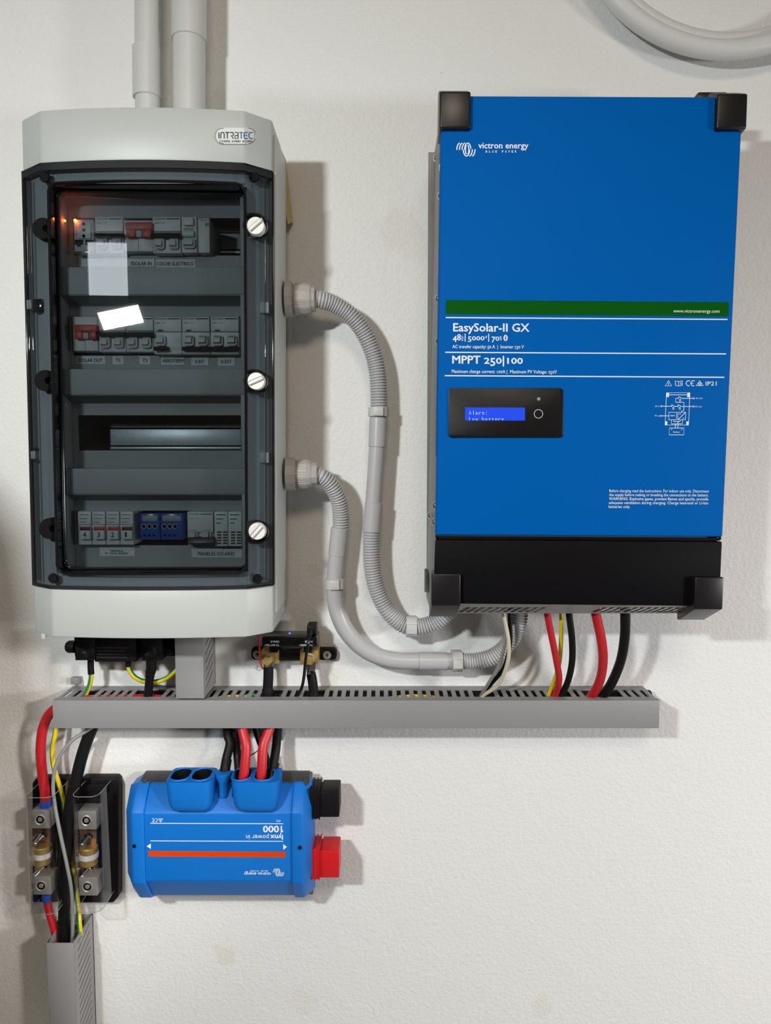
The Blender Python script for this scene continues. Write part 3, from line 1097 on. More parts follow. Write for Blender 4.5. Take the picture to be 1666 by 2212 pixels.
# bottom row --------------------------------------------------------
for k, num in enumerate('4321'):
    x0 = 168 + k * 30.3
    pos = ['leftmost of its four', 'second of its four', 'third of its four', 'beside the blue modules'][k]
    t = module('fuse_carrier', 'white fuse carrier numbered %s by hand, %s in the bottom row' % (['four', 'three', 'two', 'one'][k], pos), 'fuse carrier', x0, 1104, x0 + 29, 1177, G4, step=(1105, 1133))
    p = MB()
    for j in range(3):
        p.stroke([(x0 + 4, 1112 + j * 8), (x0 + 24 - 3 * j, 1112 + j * 8)], 2.2, MD + .0033)
    p.build('printed_lines', M['grey_print'], t)
    fl = MB().pxbox(x0 + 3.5, 1137, x0 + 26, 1165, MD - .001, MD + .006, .0008).build('fuse_drawer', M['breaker_white'], t)
    MB().pxbox(x0 + 4, 1138, x0 + 25.5, 1146, MD + .004, MD + .0064, .0003).build('flag', M['toggle_red' if k in (1, 2) else 'brown_flag'], fl)
    p = MB()
    letter(p, num, x0 + 11, x0 + (18 if num != '1' else 15), 1160, MD + .0063, .012, 11)
    p.build('lettering', M['black_print'], fl)
for k, (x0, x1, lab) in enumerate(((303, 345, 'blue clear terminal module beside the fuse carriers, bottom row'), (347, 396, 'blue clear terminal module beside the white solar breaker, bottom row'))):
    t = module('terminal_module', lab, 'terminal block', x0, 1110, x1, 1166, G4, 'spd_blue')
    for j in range(3):
        MB().lathe(W(x0 + 8 + j * 12, 1137, MD), TOCAM, [(.0028, 0), (.0028, .001), (.0022, .001), (.002, -.0)], 14).build('screw', M['silver'], t)
    MB().pxbox(x0 + 4, 1114, x1 - 5, 1126, MD - .001, MD + .001, .0005).build('marker_strip', M['grey_print'], t)
    for j in range(3):
        MB().lathe(W(x0 + 10 + j * 10, 1156, MD), TOCAM, [(.0014, 0), (.0014, .0006)], 10).build('port', M['black_gloss'], t)
t = module('breaker', 'white two-pole breaker with a dark toggle above the PANELES SOLARES label', 'breaker', 405, 1105, 461, 1177, G4, step=(1106, 1150))
nameprint(t, 405, 461, 1112, MD + .0033, True)
levers(t, [417, 446], 1147, 1162, 14, m='breaker_grey')
toggle_bar(t, 406, 1160, 462, 1176)
for k, (x0, x1, lab) in enumerate(((463, 492, 'white surge arrester with green print beside the solar breaker'), (493, 522, 'white surge arrester with green print, last in the bottom row'))):
    t = module('surge_arrester', lab, 'surge arrester', x0, 1105, x1, 1180, G4)
    p = MB()
    for j in range(3):
        p.stroke([(x0 + 4, 1112 + j * 9), (x0 + 24 - 5 * j, 1112 + j * 9)], 2.4, MD + .0003)
    p.build('lettering', M['spd_green'], t)
    for col in (0, 1):
        for j in range(5):
            xx = x0 + 6 + col * 13
            MB().pxbox(xx, 1148 + j * 6, xx + 9, 1151 + j * 6, MD - .001, MD + .0005).build('vent', M['black_print'], t)

# ------------------------------------------------------------------ solar inverter
ID = 0.141
inv = thing('solar_inverter', 'large blue and black wall inverter with black corner bumpers and a blue screen', 'inverter', (W(1260, 1300, .07).x, 0, W(1260, 1310, ID).z))
# sheet metal body: x from the left flank, chamfered top and bottom
bt_l, bt_r = W(957, 207, ID).x + .0006, W(1606, 209, ID).x - .0025
bb_l, bb_r = W(936, 1304, ID).x + .0006, W(1555, 1306, ID).x - .0025
zt0, zb0 = W(1280, 207, ID).z, W(1270, 1306, .139).z
CHD, CHZ = 0.036, 0.0175
sec = [(0, zb0 - CHZ), (ID - .002 - CHD, zb0 - CHZ), (ID - .004, zb0 + .001), (ID - .004, zt0 - .001), (0, zt0 - .001)]


def inv_x(z, side):
    t = (z - zb0) / (zt0 - zb0)
    return (bb_l + (bt_l - bb_l) * t) if side < 0 else (bb_r + (bt_r - bb_r) * t)


b = MB()
inner = [(0.004, zb0 - CHZ + .002), (ID - .004 - CHD, zb0 - CHZ + .002), (ID - .008, zb0 + .003), (ID - .008, zt0 - .001), (ID - .002 - CHD, zt0 + CHZ), (0.004, zt0 + CHZ)]
for s in (-1, 1):
    vs = [(inv_x(z, s), -d, z) for d, z in sec] + [(inv_x(z, s) - s * .0016, -d, z) for d, z in sec]
    n = len(sec)
    b.solid(vs, [tuple(range(n)), tuple(range(2 * n - 1, n - 1, -1))] + [(i, (i + 1) % n, n + (i + 1) % n, n + i) for i in range(n)])
b.box(inv_x(zb0, -1), inv_x(zb0, 1), 0, .003, zb0 - CHZ, zt0 - .001)
b.box(inv_x(zt0, -1), inv_x(zt0, 1), 0, ID - .005, zt0 - .0026, zt0 - .001)
b.box(inv_x(zb0, -1), inv_x(zb0, 1), 0, .072, zb0 - CHZ, zb0 - CHZ + .0016)
b.build('body', M['steel_side'], inv, smooth=False)
MB().box(bb_l + .003, bb_r - .003, .004, ID - .010, zb0 + .010, zb0 + .09).build('inner_partition', M['dark_inside'], inv)
# lower chamfer plate with slanted vent slots
cp = MB()
xa, xb = inv_x(zb0, -1), inv_x(zb0, 1)
pf, pb = Vector((0, -(ID - .004), zb0 + .0005)), Vector((0, -(ID - .002 - CHD), zb0 - CHZ))


def chp(x, t, off=0.0):
    p = pf.lerp(pb, t)
    return Vector((x, p.y + off * .45, p.z + off * .9))


def chplate(mb, x00, x01, t0, x10, x11, t1):
    q = [chp(x00, t0), chp(x01, t0), chp(x11, t1), chp(x10, t1)]
    mb.hexa([v for v in q] + [v + Vector((0, .0007, .0013)) for v in q])


T0, T1 = 0.36, 0.90
chplate(cp, xa, xb, 0, xa, xb, T0)
chplate(cp, xa, xb, T1, xa, xb, 1)
slots = []
for a, n, pitch in ((997, 11, 16.2), (1290, 4, 16.0), (1357, 9, 15.2)):
    for k in range(n):
        slots.append(a + k * pitch)
lean = .0045
edges = [(xa, xa)]
for px in slots:
    p0 = W(px, 1318, .12).x
    p1 = W(px + 11.5, 1318, .12).x
    edges.append((p0, p1))
cur_t, cur_b = xa, xa
for (a, c) in edges[1:]:
    chplate(cp, cur_t, a + lean, T0, cur_b, a - lean, T1)
    cur_t, cur_b = c + lean, c - lean
chplate(cp, cur_t, xb, T0, cur_b, xb, T1)
cp.build('vent_plate', M['vent_steel'], inv, smooth=False)
# pale triangles painting the light gaps seen through the slots
lv = MB()
for px in slots:
    p0 = W(px + 1, 1318, .12).x
    z = zb0 - .004
    lv.solid([(p0, -.108, z - .006), (p0 + .005, -.108, z - .006), (p0 + .0012, -.108, z + .004), (p0, -.106, z - .006), (p0 + .005, -.106, z - .006), (p0 + .0012, -.106, z + .004)],
             [(0, 1, 2), (5, 4, 3), (0, 3, 4, 1), (1, 4, 5, 2), (2, 5, 3, 0)])
lv.build('louvre', M['clip_white'], inv, smooth=False)['kind'] = 'stuff'

# blue front cover, black lower cover
fc = MB().pxprism([(954, 206), (1606, 209), (1562, 1160), (941, 1156)], ID - .018, ID, .0022, 3)
fcover = fc.build('front_cover', M['blue_paint'], inv)
lc = MB().pxprism([(941, 1166), (1561, 1170), (1555, 1310), (936, 1304)], ID - .018, ID - .0015, .0015, 2)
lcover = lc.build('lower_cover', M['black_satin'], inv)
lip = MB().pxprism([(941, 1160), (1556, 1163), (1556, 1168), (941, 1165)], ID - .018, ID - .004, .0004).build('cover_lip', M['black_satin'], lcover)
for px, py in ((943, 1158), (1557, 1161)):
    MB().pxbox(px - 2, py - 2, px + 2, py + 5, ID - .01, ID - .002, .0005).build('hinge_clip', M['black_plastic'], lcover)

# corner bumpers
BF = ID + .006


def bumper(q, top):
    """q: four pixel corners of the front face, top-left first, clockwise"""
    p = [W(x, y, BF) for x, y in q]
    xl, xr = (p[0].x + p[3].x) / 2, (p[1].x + p[2].x) / 2
    zt, zb = (p[0].z + p[1].z) / 2, (p[2].z + p[3].z) / 2
    dz, dd = .0216, .044
    if top:
        s = [(BF, zb), (BF, zt), (BF - .020, zt + .0105), (BF - .026, zt + .0105), (BF - .036, zb - .002), (BF - .012, zb - .002)]
    else:
        s = [(BF, zt), (BF, zb), (BF - dd, zb - dz), (BF - dd - .003, zb - dz), (BF - dd - .003, zb - dz + .03), (BF - .030, zt), ]
    m = MB()
    n = len(s)
    vs = [(xl + (p[0].x - xl) * (z - zb) / (zt - zb) if False else xl, -d, z) for d, z in s] + [(xr, -d, z) for d, z in s]
    fs = [tuple(range(n)), tuple(range(2 * n - 1, n - 1, -1))] + [(i, (i + 1) % n, n + (i + 1) % n, n + i) for i in range(n)]
    m.solid(vs, fs, .0018, 3)
    return m.build('corner_bumper', M['bumper'], inv, ang=50)


bumper([(949, 200), (1017, 196), (1017, 275), (951, 277)], True)
bumper([(1550, 202), (1616, 203), (1614, 278), (1549, 276)], True)
MB().pxbox(1508, 197.5, 1572, 222, .085, .104, .002).build('bumper_wing', M['bumper'], inv)
bumper([(933, 1240), (996, 1239), (995, 1310), (933, 1307)], False)
bumper([(1502, 1247), (1564, 1247), (1562, 1315), (1501, 1317)], False)

# side screws and wall bracket on the left flank
for py, d in ((362, .132), (423, .112), (645, .105), (737, .122), (1092, .126), (1127, .118)):
    z = W(945, py, d).z
    x = inv_x(z, -1)
    MB().lathe((x, -d, z), (-1, 0, 0), [(.0042, 0), (.0038, .0012), (.0022, .0024), (.0001, .0028)], 16).build('side_screw', M['silver_bright'], inv)
for py, d in ((341, .075), (1113, .085)):
    z = W(935, py, d).z
    MB().lathe((inv_x(z, -1) - .003, -d, z), (-1, 0, 0), [(.0042, 0), (.0038, .0012), (.0022, .0024), (.0001, .0028)], 16).build('side_screw', M['silver_bright'], inv)
zz = W(933, 1260, .06).z
MB().xprism([(.02, zz + .012), (.05, zz + .008), (.065, zz - .010), (.02, zz - .018)], inv_x(zz, -1) - .004, inv_x(zz, -1) - .0002, .0008).build('side_handle', M['base_grey'], inv)

# print on the blue cover
PD = ID + .00025


def print_part(fn, m, parent=fcover, name='lettering'):
    t = MB()
    fn(t)
    return t.build(name, M[m], parent, smooth=False)


print_part(lambda t: t.flat([(964, 648), (1575, 652.5), (1574, 683.5), (963, 678.5)], PD - .0001), 'green_print', name='green_band')


def rules(t):
    for xa_, ya, xb_, yb in ((963, 686, 1572, 690), (962, 761, 1569, 764.5), (961, 811.5, 1565, 815)):
        t.stroke([(xa_, ya), (xb_, yb)], 2.4, PD)


print_part(rules, 'white_print', name='printed_rule')
SL = .0055
print_part(lambda t: letter(t, 'www.victronenergy.com', 1455, 1555, 675, PD, .006, slope=SL), 'white_print')
print_part(lambda t: letter(t, 'EasySolar-II GX', 979, 1144, 715.5, PD, .022, 18, slope=SL, osf=True), 'white_print')


def specs(t):
    letter(t, '48', 978, 996, 735, PD, .02, 13.5, osf=True)
    t.stroke([(1005, 721), (1005, 738)], 1.8, PD)
    letter(t, '5000', 1011, 1047, 735, PD, .02, 12, osf=True)
    t.stroke([(1056, 721), (1056, 738)], 1.8, PD)
    letter(t, '70', 1062, 1079, 736, PD, .02, 12.5, osf=True)
    # small upright unit words, read from below
    for s, x, y0, y1 in (('VOLT', 1001, 737, 725), ('VA', 1052.5, 731, 725), ('AMP', 1084, 735.5, 726)):
        vs, fs = glyphs(s, .02)
        lo, hi = min(v[0] for v in vs), max(v[0] for v in vs)
        k = (y0 - y1) / (hi - lo)
        out = [W(x - vy * 5.6, y0 - (vx - lo) * k, PD) for vx, vy in vs]
        t.raw(out, fs)
    # round radio symbol
    t.flat(circ(1092.5, 730, 4.6, 20, 6.8), PD)


print_part(specs, 'white_print')


def rune(t):
    d = PD + .0001
    t.stroke([(1090.3, 727), (1094.7, 733), (1092.5, 735), (1092.5, 725), (1094.7, 727), (1090.3, 733)], .9, d)


print_part(rune, 'blue_paint', name='symbol')
print_part(lambda t: (letter(t, 'AC transfer capacity: 50 A  |  Inverter 230 V', 977.5, 1132, 752, PD, .012, 7.6, slope=SL, osf=True)), 'white_print')
print_part(lambda t: (letter(t, 'MPPT 250|100', 977, 1130, 785, PD, .024, 17.5, slope=SL, osf=True)), 'white_print')
print_part(lambda t: (letter(t, 'Maximum charge current: 100A |  Maximum PV Voltage: 250V', 976, 1203.5, 805.5, PD, .012, 7.4, slope=SL, osf=True)), 'white_print')
for k, (s, x1, bo) in enumerate((('Before charging read the instructions. For indoor use only. Disconnect', 1531.5, .008), ('the supply before making or breaking the connections to the battery.', 1531, .008),
                                 ('WARNING: Explosive gases, prevent flames and sparks, provide', 1531, .012), ('adequate ventilation during charging. Charge lead-acid or Li-Ion', 1531, .008), ('batteries only.', 1363, .008))):
    print_part(lambda t: letter(t, s, 1316.5 - .3 * k, x1 - .3 * k, 1063 + 8.55 * k, PD, bo, 6.2, slope=.004), 'white_print')


def logo(t, ox, oy, k, d, flip=False):
    f = (lambda x, y: (ox - x * k, oy - y * k)) if flip else (lambda x, y: (ox + x * k, oy + y * k))
    w = 21 * k
    S = lambda pts: t.stroke([f(x, y) for x, y in pts], w, d)

    def arc(x0, y0, rx, ry, a0, a1, n=10):
        return [(x0 + rx * math.cos(math.radians(a0 + (a1 - a0) * i / n)), y0 - ry * math.sin(math.radians(a0 + (a1 - a0) * i / n))) for i in range(n + 1)]
    for i in range(3):
        S(arc(212 + 50 * i, 295, 62, 128, 180, 95))
        S(arc(330 + 52 * i, 285, 62, 128, -85, 0))
    S(arc(357, 295, 60, 128, 180, 10))
    S(arc(333, 285, 60, 128, 185, 350))
    S(arc(345, 290, 32, 100, 60, -60))
    S(arc(345, 290, 32, 100, 120, 240))


def brand(t):
    logo(t, 970, 290, 1 / 8.77, PD)
    letter(t, 'victron energy', 1033.5, 1142, 320.5, PD, .022, 13.5)
    for i, ch in enumerate('BLUE POWER'):
        if ch != ' ':
            letter(t, ch, 1049.5 + i * 7, 1053 + i * 7, 329.5, PD, .03, 4.6)


print_part(brand, 'white_print', name='emblem')


def icons(t):
    w = 1.5
    t.stroke([(1444.5, 822), (1451.5, 833.5), (1437.5, 833.5)], w, PD, closed=True)
    t.stroke([(1445.2, 825), (1443.4, 829), (1445.4, 829), (1444, 832.5)], 1.0, PD)
    t.stroke([(1459.5, 823), (1466.5, 824.5), (1466.5, 834), (1459.5, 832.5)], w, PD, closed=True)
    t.stroke([(1466.5, 824.5), (1474, 822.5), (1474, 832.5), (1466.5, 834)], w, PD, closed=True)
    letter(t, 'i', 1470, 1471.6, 831, PD, .03, 6)
    for cx in (1488, 1498):
        t.stroke([(cx + 5.2 * math.cos(math.radians(a)), 828 - 5.6 * math.sin(math.radians(a))) for a in range(55, 310, 15)], w, PD)
    t.stroke([(1493.5, 828), (1498, 828)], w, PD)
    t.stroke([(1512, 822.5), (1519.5, 833), (1504, 833)], 1.7, PD, closed=True)
    t.stroke(circ(1512, 829.5, 3.1, 14), 1.1, PD, closed=True)
    t.stroke([(1510, 829), (1511.6, 831), (1514.5, 826.5)], 1.1, PD)
    letter(t, 'IP21', 1524.5, 1548.5, 832.8, PD, .008, 9)


print_part(icons, 'white_print', name='symbol')


def diagram(t):
    w = 1.25
    f = lambda x, y: (1380 + x / 7.573, 800 + y / 7.573)
    S = lambda pts, c=False: t.stroke([f(*p) for p in pts], w, PD, closed=c)
    S([(455, 367), (840, 367), (815, 895), (433, 895)], True)
    S([(455, 400), (838, 400)])
    for q in ([(455, 367), (497, 367), (495, 438), (453, 438)], [(797, 367), (840, 367), (836, 440), (795, 440)], [(434, 835), (470, 835), (468, 897), (432, 897)], [(780, 837), (818, 837), (815, 897), (778, 897)]):
        t.flat([f(*p) for p in q], PD)
    for pts in ([(375, 587), (520, 588)], [(590, 590), (630, 590)], [(705, 592), (885, 592)], [(375, 745), (493, 745)], [(705, 458), (890, 460)], [(540, 560), (590, 592)], [(645, 560), (700, 592)], [(655, 428), (705, 458)]):
        S(pts)
    S([(625, 458), (607, 458), (605, 522), (742, 525), (738, 658), (705, 660), (703, 688)])
    for x, y in ((535, 580), (640, 580), (645, 450)):
        t.flat([f(x - 14, y + 14), f(x + 14, y + 14), f(x, y - 14)], PD)
    for x, y in ((567, 620), (672, 620), (678, 490)):
        S([(x - 10, y - 16), (x + 10, y - 16), (x + 10, y + 18), (x - 10, y + 18)], True)
    for x, y in ((368, 587), (358, 745), (902, 458), (900, 592)):
        t.stroke(circ(*f(x, y), 1.6, 10), 0.9, PD, closed=True)
    S([(497, 686), (622, 686), (618, 808), (493, 808)], True)
    S([(643, 686), (768, 686), (765, 808), (640, 808)], True)
    S([(643, 808), (766, 688)])
    S([(665, 712), (690, 716)])
    S([(720, 782), (742, 782)])
    S([(535, 812), (533, 876), (716, 876), (718, 812)])
    S([(572, 812), (572, 836), (680, 836), (680, 812)])
    S([(603, 880), (600, 940)])
    S([(645, 836), (640, 940)])
    S([(502, 943), (741, 943), (738, 1055), (498, 1055)], True)
    S([(530, 968), (548, 968)])
    S([(697, 968), (712, 968)])
    S([(704, 960), (704, 976)])
    for s, x0, x1, y in (('AC in', 268, 338, 598), ('PV in', 264, 330, 755), ('AC out 2', 932, 1045, 468), ('AC out 1', 924, 1038, 603), ('MPPT', 516, 598, 755), ('Battery', 567, 672, 1020)):
        a, bb = f(x0, y), f(x1, y)
        letter(t, s, a[0], bb[0], a[1], PD, .012, 3.2)


print_part(diagram, 'white_print', name='circuit_diagram')

# display
DD = ID + .0016
dsp = MB().pxprism(rrect(969, 838, 1217.5, 945.5, 8, 6), ID - .002, DD, .0006, 2).build('display_panel', M['display_black'], inv)
MB().pxprism([(1005, 880), (1134.5, 880.5), (1134.5, 908.5), (1005, 908)], DD - .0005, DD + .0002).build('screen', M['screen'], dsp)
# dot-matrix style text at a fixed pitch; the second line runs off the bottom of the screen
t = MB()
bm = bmesh.new()
for row, (words, base) in enumerate((('Alarm:', 895.5), ('Low battery', 909.3))):
    for i, ch in enumerate(words):
        if ch == ' ':
            continue
        vs, fs = glyphs(ch)
        lo, hi = min(v[0] for v in vs), max(v[0] for v in vs)
        kx = min(5.0 / (hi - lo), 14)
        cx = 1016 + i * 7.0 - (hi - lo) * kx / 2
        bv = [bm.verts.new((cx + (x - lo) * kx, base - y * 12.4, 0)) for x, y in vs]
        for f in fs:
            bm.faces.new([bv[k] for k in f])
bmesh.ops.bisect_plane(bm, geom=bm.verts[:] + bm.edges[:] + bm.faces[:], plane_co=(0, 908, 0), plane_no=(0, 1, 0), clear_outer=True)
bm.verts.index_update()
t.raw([W(v.co.x, v.co.y, DD + .0004) for v in bm.verts], [[v.index for v in f.verts] for f in bm.faces])
bm.free()
t.build('screen_text', M['screen_text'], dsp, smooth=False)
MB().lathe(W(1164, 862, DD), TOCAM, [(.0019, 0), (.0019, .0002), (.0012, .0010), (.0001, .0012)], 14).build('indicator_light', M['grey_print'], dsp)
MB().stroke(circ(1163.5, 894, 9.2, 32), 1.3, DD + .0003, closed=True).build('button_ring', M['clip_white'], dsp, smooth=False)

# ------------------------------------------------------------------ slotted cable ducts
DU = 0.060
xa, xb = W(114, 1545, DU).x, W(1425, 1545, DU).x
zt, zb = (W(300, 1514, DU).z + W(1300, 1512, DU).z) / 2, W(800, 1573.5, DU).z
duct = thing('cable_duct', 'long horizontal grey slotted cable duct across the wall below the enclosure and inverter', 'cable duct', ((xa + xb) / 2, 0, zb))
c_ = MB()
c_.box(xa, xb, DU - .002, DU, zb, zt, .0006)
c_.box(xa, xb, DU - .009, DU - .001, zt - .0016, zt)
c_.box(xa, xb, DU - .009, DU - .001, zb, zb + .0016)
c_.build('cover', M['duct_grey'], duct)
MB().box(xa, xb, 0, .002, zb + .001, zt - .001).build('back_plate', M['duct_grey'], duct)
s_ = MB()
gaps = [(303, 342), (566, 598), (660, 690), (1032, 1058), (1188, 1232), (1262, 1330), (176, 196)]
pitch, sw = .01065, .0051
s_.box(xa, xb, 0, .0135, zt - .003, zt - .0014)
s_.box(xa, xb, .042, DU - .0015, zt - .003, zt - .0014)
k = 0
x = xa + .004
s_.box(xa, xa + .004, .0135, .042, zt - .003, zt - .0014)
while x + pitch < xb - .004:
    f0, f1 = x + sw, x + pitch
    gap = any(W(g0, 1500, .03).x < (f0 + f1) / 2 < W(g1, 1500, .03).x for g0, g1 in gaps)
    if not gap:
        s_.box(f0, f1, .0135, .042, zt - .003, zt - .0014)
    x += pitch
s_.box(x + sw, xb, .0135, .042, zt - .003, zt - .0014)
s_.build('slotted_side', M['duct_grey'], duct, smooth=False)
s_ = MB()
s_.box(xa, xb, 0, .012, zb + .0016, zb + .0030)
x = xa + .004
while x + pitch < xb - .004:
    g0, g1 = x + sw, x + pitch
    if not any(W(a, 1575, .03).x < (g0 + g1) / 2 < W(c, 1575, .03).x for a, c in ((478, 612), (108, 126), (180, 206))):
        s_.box(g0, g1, .010, .05, zb + .0016, zb + .0030)
    x += pitch
s_.build('slotted_side', M['duct_grey'], duct, smooth=False)


def vertical_duct(name, label, px0, px1, ytop, ybot, slot_px, nslots, ymid, open_top, parent_gap=None):
    x0, x1 = W(px0, ymid, DU).x, W(px1, ymid, DU).x
    z1, z0 = W(px0, ytop, DU).z, W(px0, ybot, DU).z
    t = thing(name, label, 'cable duct', ((x0 + x1) / 2, 0, z0))
    m = MB()
    m.box(x0, x1, DU - .002, DU, z0, z1, .0006)
    m.box(x0, x0 + .0016, DU - .009, DU - .001, z0, z1)
    m.build('cover', M['duct_grey'], t)
    MB().box(x0, x1, 0, .002, z0, z1).build('back_plate', M['duct_grey'], t)
    MB().box(x0 + .0002, x0 + .0018, 0, DU - .002, z0, z1).build('left_side', M['duct_grey'], t)
    # right side: slanted slots, thin strips between them
    s = MB()
    p = .0106
    w = .0028
    rise = .0125
    dA, dB = .012, .049
    xa_, xb_ = x1 - .0018, x1
    def quad(pts):
        s.hexa([(xb_, -d, z) for d, z in pts] + [(xa_, -d, z) for d, z in pts])
    quad([(0, z0), (dA, z0), (dA, z1), (0, z1)])
    quad([(dB, z0), (DU - .001, z0), (DU - .001, z1), (dB, z1)])
    z = z0
    while z < z1:
        # strip from (dB, z) to (dA, z + rise)
        lo0, hi0 = z, z + p - w
        pts = [(dB, lo0), (dA, lo0 + rise), (dA, hi0 + rise), (dB, hi0)]
        pts = [(d, min(z1, max(z0, q))) for d, q in pts]
        if pts[1][1] - pts[0][1] > 0 or pts[2][1] - pts[3][1] > 0:
            quad(pts)
        z += p
    quad([(dB, z0), (dA, z0), (dA, z0 + rise), (dB, z0 + .0006)])
    s.build('slotted_side', M['duct_grey'], t, smooth=False)
    return t


vertical_duct('cable_duct', 'short vertical grey duct between enclosure bottom and horizontal duct', 379, 440, 1368, 1509, None, 7, 1460, False)
vertical_duct('cable_duct', 'vertical grey duct rising from below under the left fuse holders', 103, 162, 2038, 2290, None, 12, 2120, True)
# small grey clip at the duct's left end
MB().pxbox(152, 1465, 172, 1479, 0, .010, .001).build('cable_clip', M['duct_grey'])
tag(bpy.data.objects['cable_clip'], 'small grey clip on the wall above the left end of the horizontal duct', 'clip')

# ------------------------------------------------------------------ pipes above the enclosure
def pipe(name, label, px, r_px, sleeve, ybot):
    d = .045
    (sx0, sx1, sy0, sy1) = sleeve
    t = thing(name, label, 'pipe', W(px(200), 300, d))
    r = pr(r_px, d) * .985
    MB().tube([W(px(y), y, d) for y in (-420, 0, 150, ybot)], r, 32).build('tube', M['pipe_grey'], t)
    rs = pr((sx1 - sx0) / 2, d) * .985
    a, c = W((sx0 + sx1) / 2, sy0, d), W((sx0 + sx1) / 2 + .5, sy1, d)
    ax = (c - a).normalized()
    L_ = (c - a).length
    MB().lathe(a, ax, [(r + .0004, 0), (rs, .0008), (rs, L_ - .0006), (rs - .0006, L_), (r + .0002, L_)], 36).build('sleeve', M['pipe_grey'], t)


pipe('grey_pipe', 'thinner grey pipe with a long sleeve entering the enclosure top', lambda y: 319.5 + .006 * (y - 100), 26.5, (288, 347.5, 104, 213), 345)
pipe('grey_pipe', 'thicker grey pipe with a sleeve, right one above the enclosure', lambda y: 408.5, 33.5, (371.5, 444, -380, 88), 345)

# ------------------------------------------------------------------ coiled conduit, top right corner
cl = thing('conduit_coil', 'large loops of pale conduit on the wall above the inverter', 'conduit', W(1570, 130, .02))
for R_, d, cy in ((337, .026, -229), (321, .0125, -228)):
    c0 = W(1570, cy + R_ * .0, d)
    k = (W(1570, 100, d) - W(1571, 100, d)).length
    zc = W(1570, cy + R_, d).z + R_ * k * 1.0
    pts = [Vector((W(1570, 100, d).x + R_ * k * math.cos(a), -d, zc + R_ * k * math.sin(a))) for a in [2 * math.pi * q / 96 for q in range(97)]]
    MB().tube(pts, k * 20.5, 18, caps=False).build('loop', M['coil'], cl)

# ------------------------------------------------------------------ conduits between enclosure and inverter
def corrugated(path_pts, r, pitch=.0034, depth=.17, seg=20, r_end=None):
    P = spline(path_pts, pitch / 6)
    prof = (1 - depth * .35, 1.0, 1.01, 1.0, 1 - depth * .35, 1 - depth)
    rs = [r * prof[i % 6] for i in range(len(P))]
    return P, rs


def sleeve_tube(a, c, r, ri):
    ax = (c - a).normalized()
    L_ = (c - a).length
    return MB().lathe(a, ax, [(ri, 0), (r, .0006), (r, L_ - .0006), (ri, L_)], 28)


def clip(name, label, c, ax, r, w):
    """open ring clip with a latch block and a foot to the wall"""
    t = thing(name, label, 'clip', (c.x, 0, c.z))
    ax = ax.normalized()
    MB().lathe(c - ax * w / 2, ax, [(r + .0003, 0), (r + .0022, 0), (r + .0022, w), (r + .0003, w)], 24).build('ring', M['clip_white'], t)
    side = ax.cross(Vector((0, -1, 0)))
    m = MB()
    q = []
    for dd in (r + .0034, r - .002):
        for s0, s1 in ((-1, -1), (1, -1), (1, 1), (-1, 1)):
            q.append(c + Vector((0, -dd, 0)) + ax * s1 * w * .5 + side * s0 * r * .55)
    m.hexa(q, .0005)
    m.build('latch', M['clip_white'], t)
    m = MB()
    q = []
    for dd in (0.0, -c.y - r * .6):
        for s0, s1 in ((-1, -1), (1, -1), (1, 1), (-1, 1)):
            q.append(Vector((c.x, -dd, c.z)) + ax * s1 * w * .5 + side * s0 * r * .7)
    m.hexa(q, .0004)
    m.build('foot', M['clip_white'], t)
    return t


def gland(label, py, pxs, r_nut, d=.052):
    x0, x1, x2, x3 = [W(p, py, d).x for p in pxs]
    z = W(650, py, d).z
    t = thing('cable_gland', label, 'cable gland', (x0, -d, z))
    c = Vector((x0, -d, z))
    ax = (1, 0, 0)
    MB().lathe(c, ax, [(r_nut * 1.06, 0), (r_nut * 1.06, (x1 - x0) * .7), (r_nut * .9, (x1 - x0) * .72), (r_nut * .9, (x1 - x0) * .82), (r_nut * .84, (x1 - x0) * .84), (r_nut * .84, x1 - x0)], 12).build('base_nut', M['gland_grey'], t, ang=20)
    m = MB()
    L1, L2 = x2 - x1, x3 - x1
    n = 72
    prof = [(.90, 0), (1.0, L1 * .06), (1.0, L1 * .72), (.90, L1), (.80, L1 + (L2 - L1) * .25), (.76, L2 * .98), (.6, L2)]
    rings = []
    for rr, h in prof:
        ring_ = []
        for k in range(n):
            a = 2 * math.pi * k / n
            hexr = min(1.0, .93 / max(.5, math.cos(((a + math.pi / 12) % (math.pi / 6)) - math.pi / 12)))
            groove = 1 - (.022 if (k % 2 and h < L1 * .9) else 0)
            ring_.append(Vector((x1 + h, -d + r_nut * rr * hexr * groove * math.cos(a), z + r_nut * rr * hexr * groove * math.sin(a))))
        rings.append(ring_)
    m.loft(rings)
    m.build('cap_nut', M['gland_grey'], t, ang=20)


gland('upper warm grey cable gland on the right side of the enclosure', 646, (618.5, 637, 672, 682), pr(35.5, .052))
gland('lower warm grey cable gland on the right side of the enclosure', 1024, (620, 645, 672, 687), pr(34, .052))

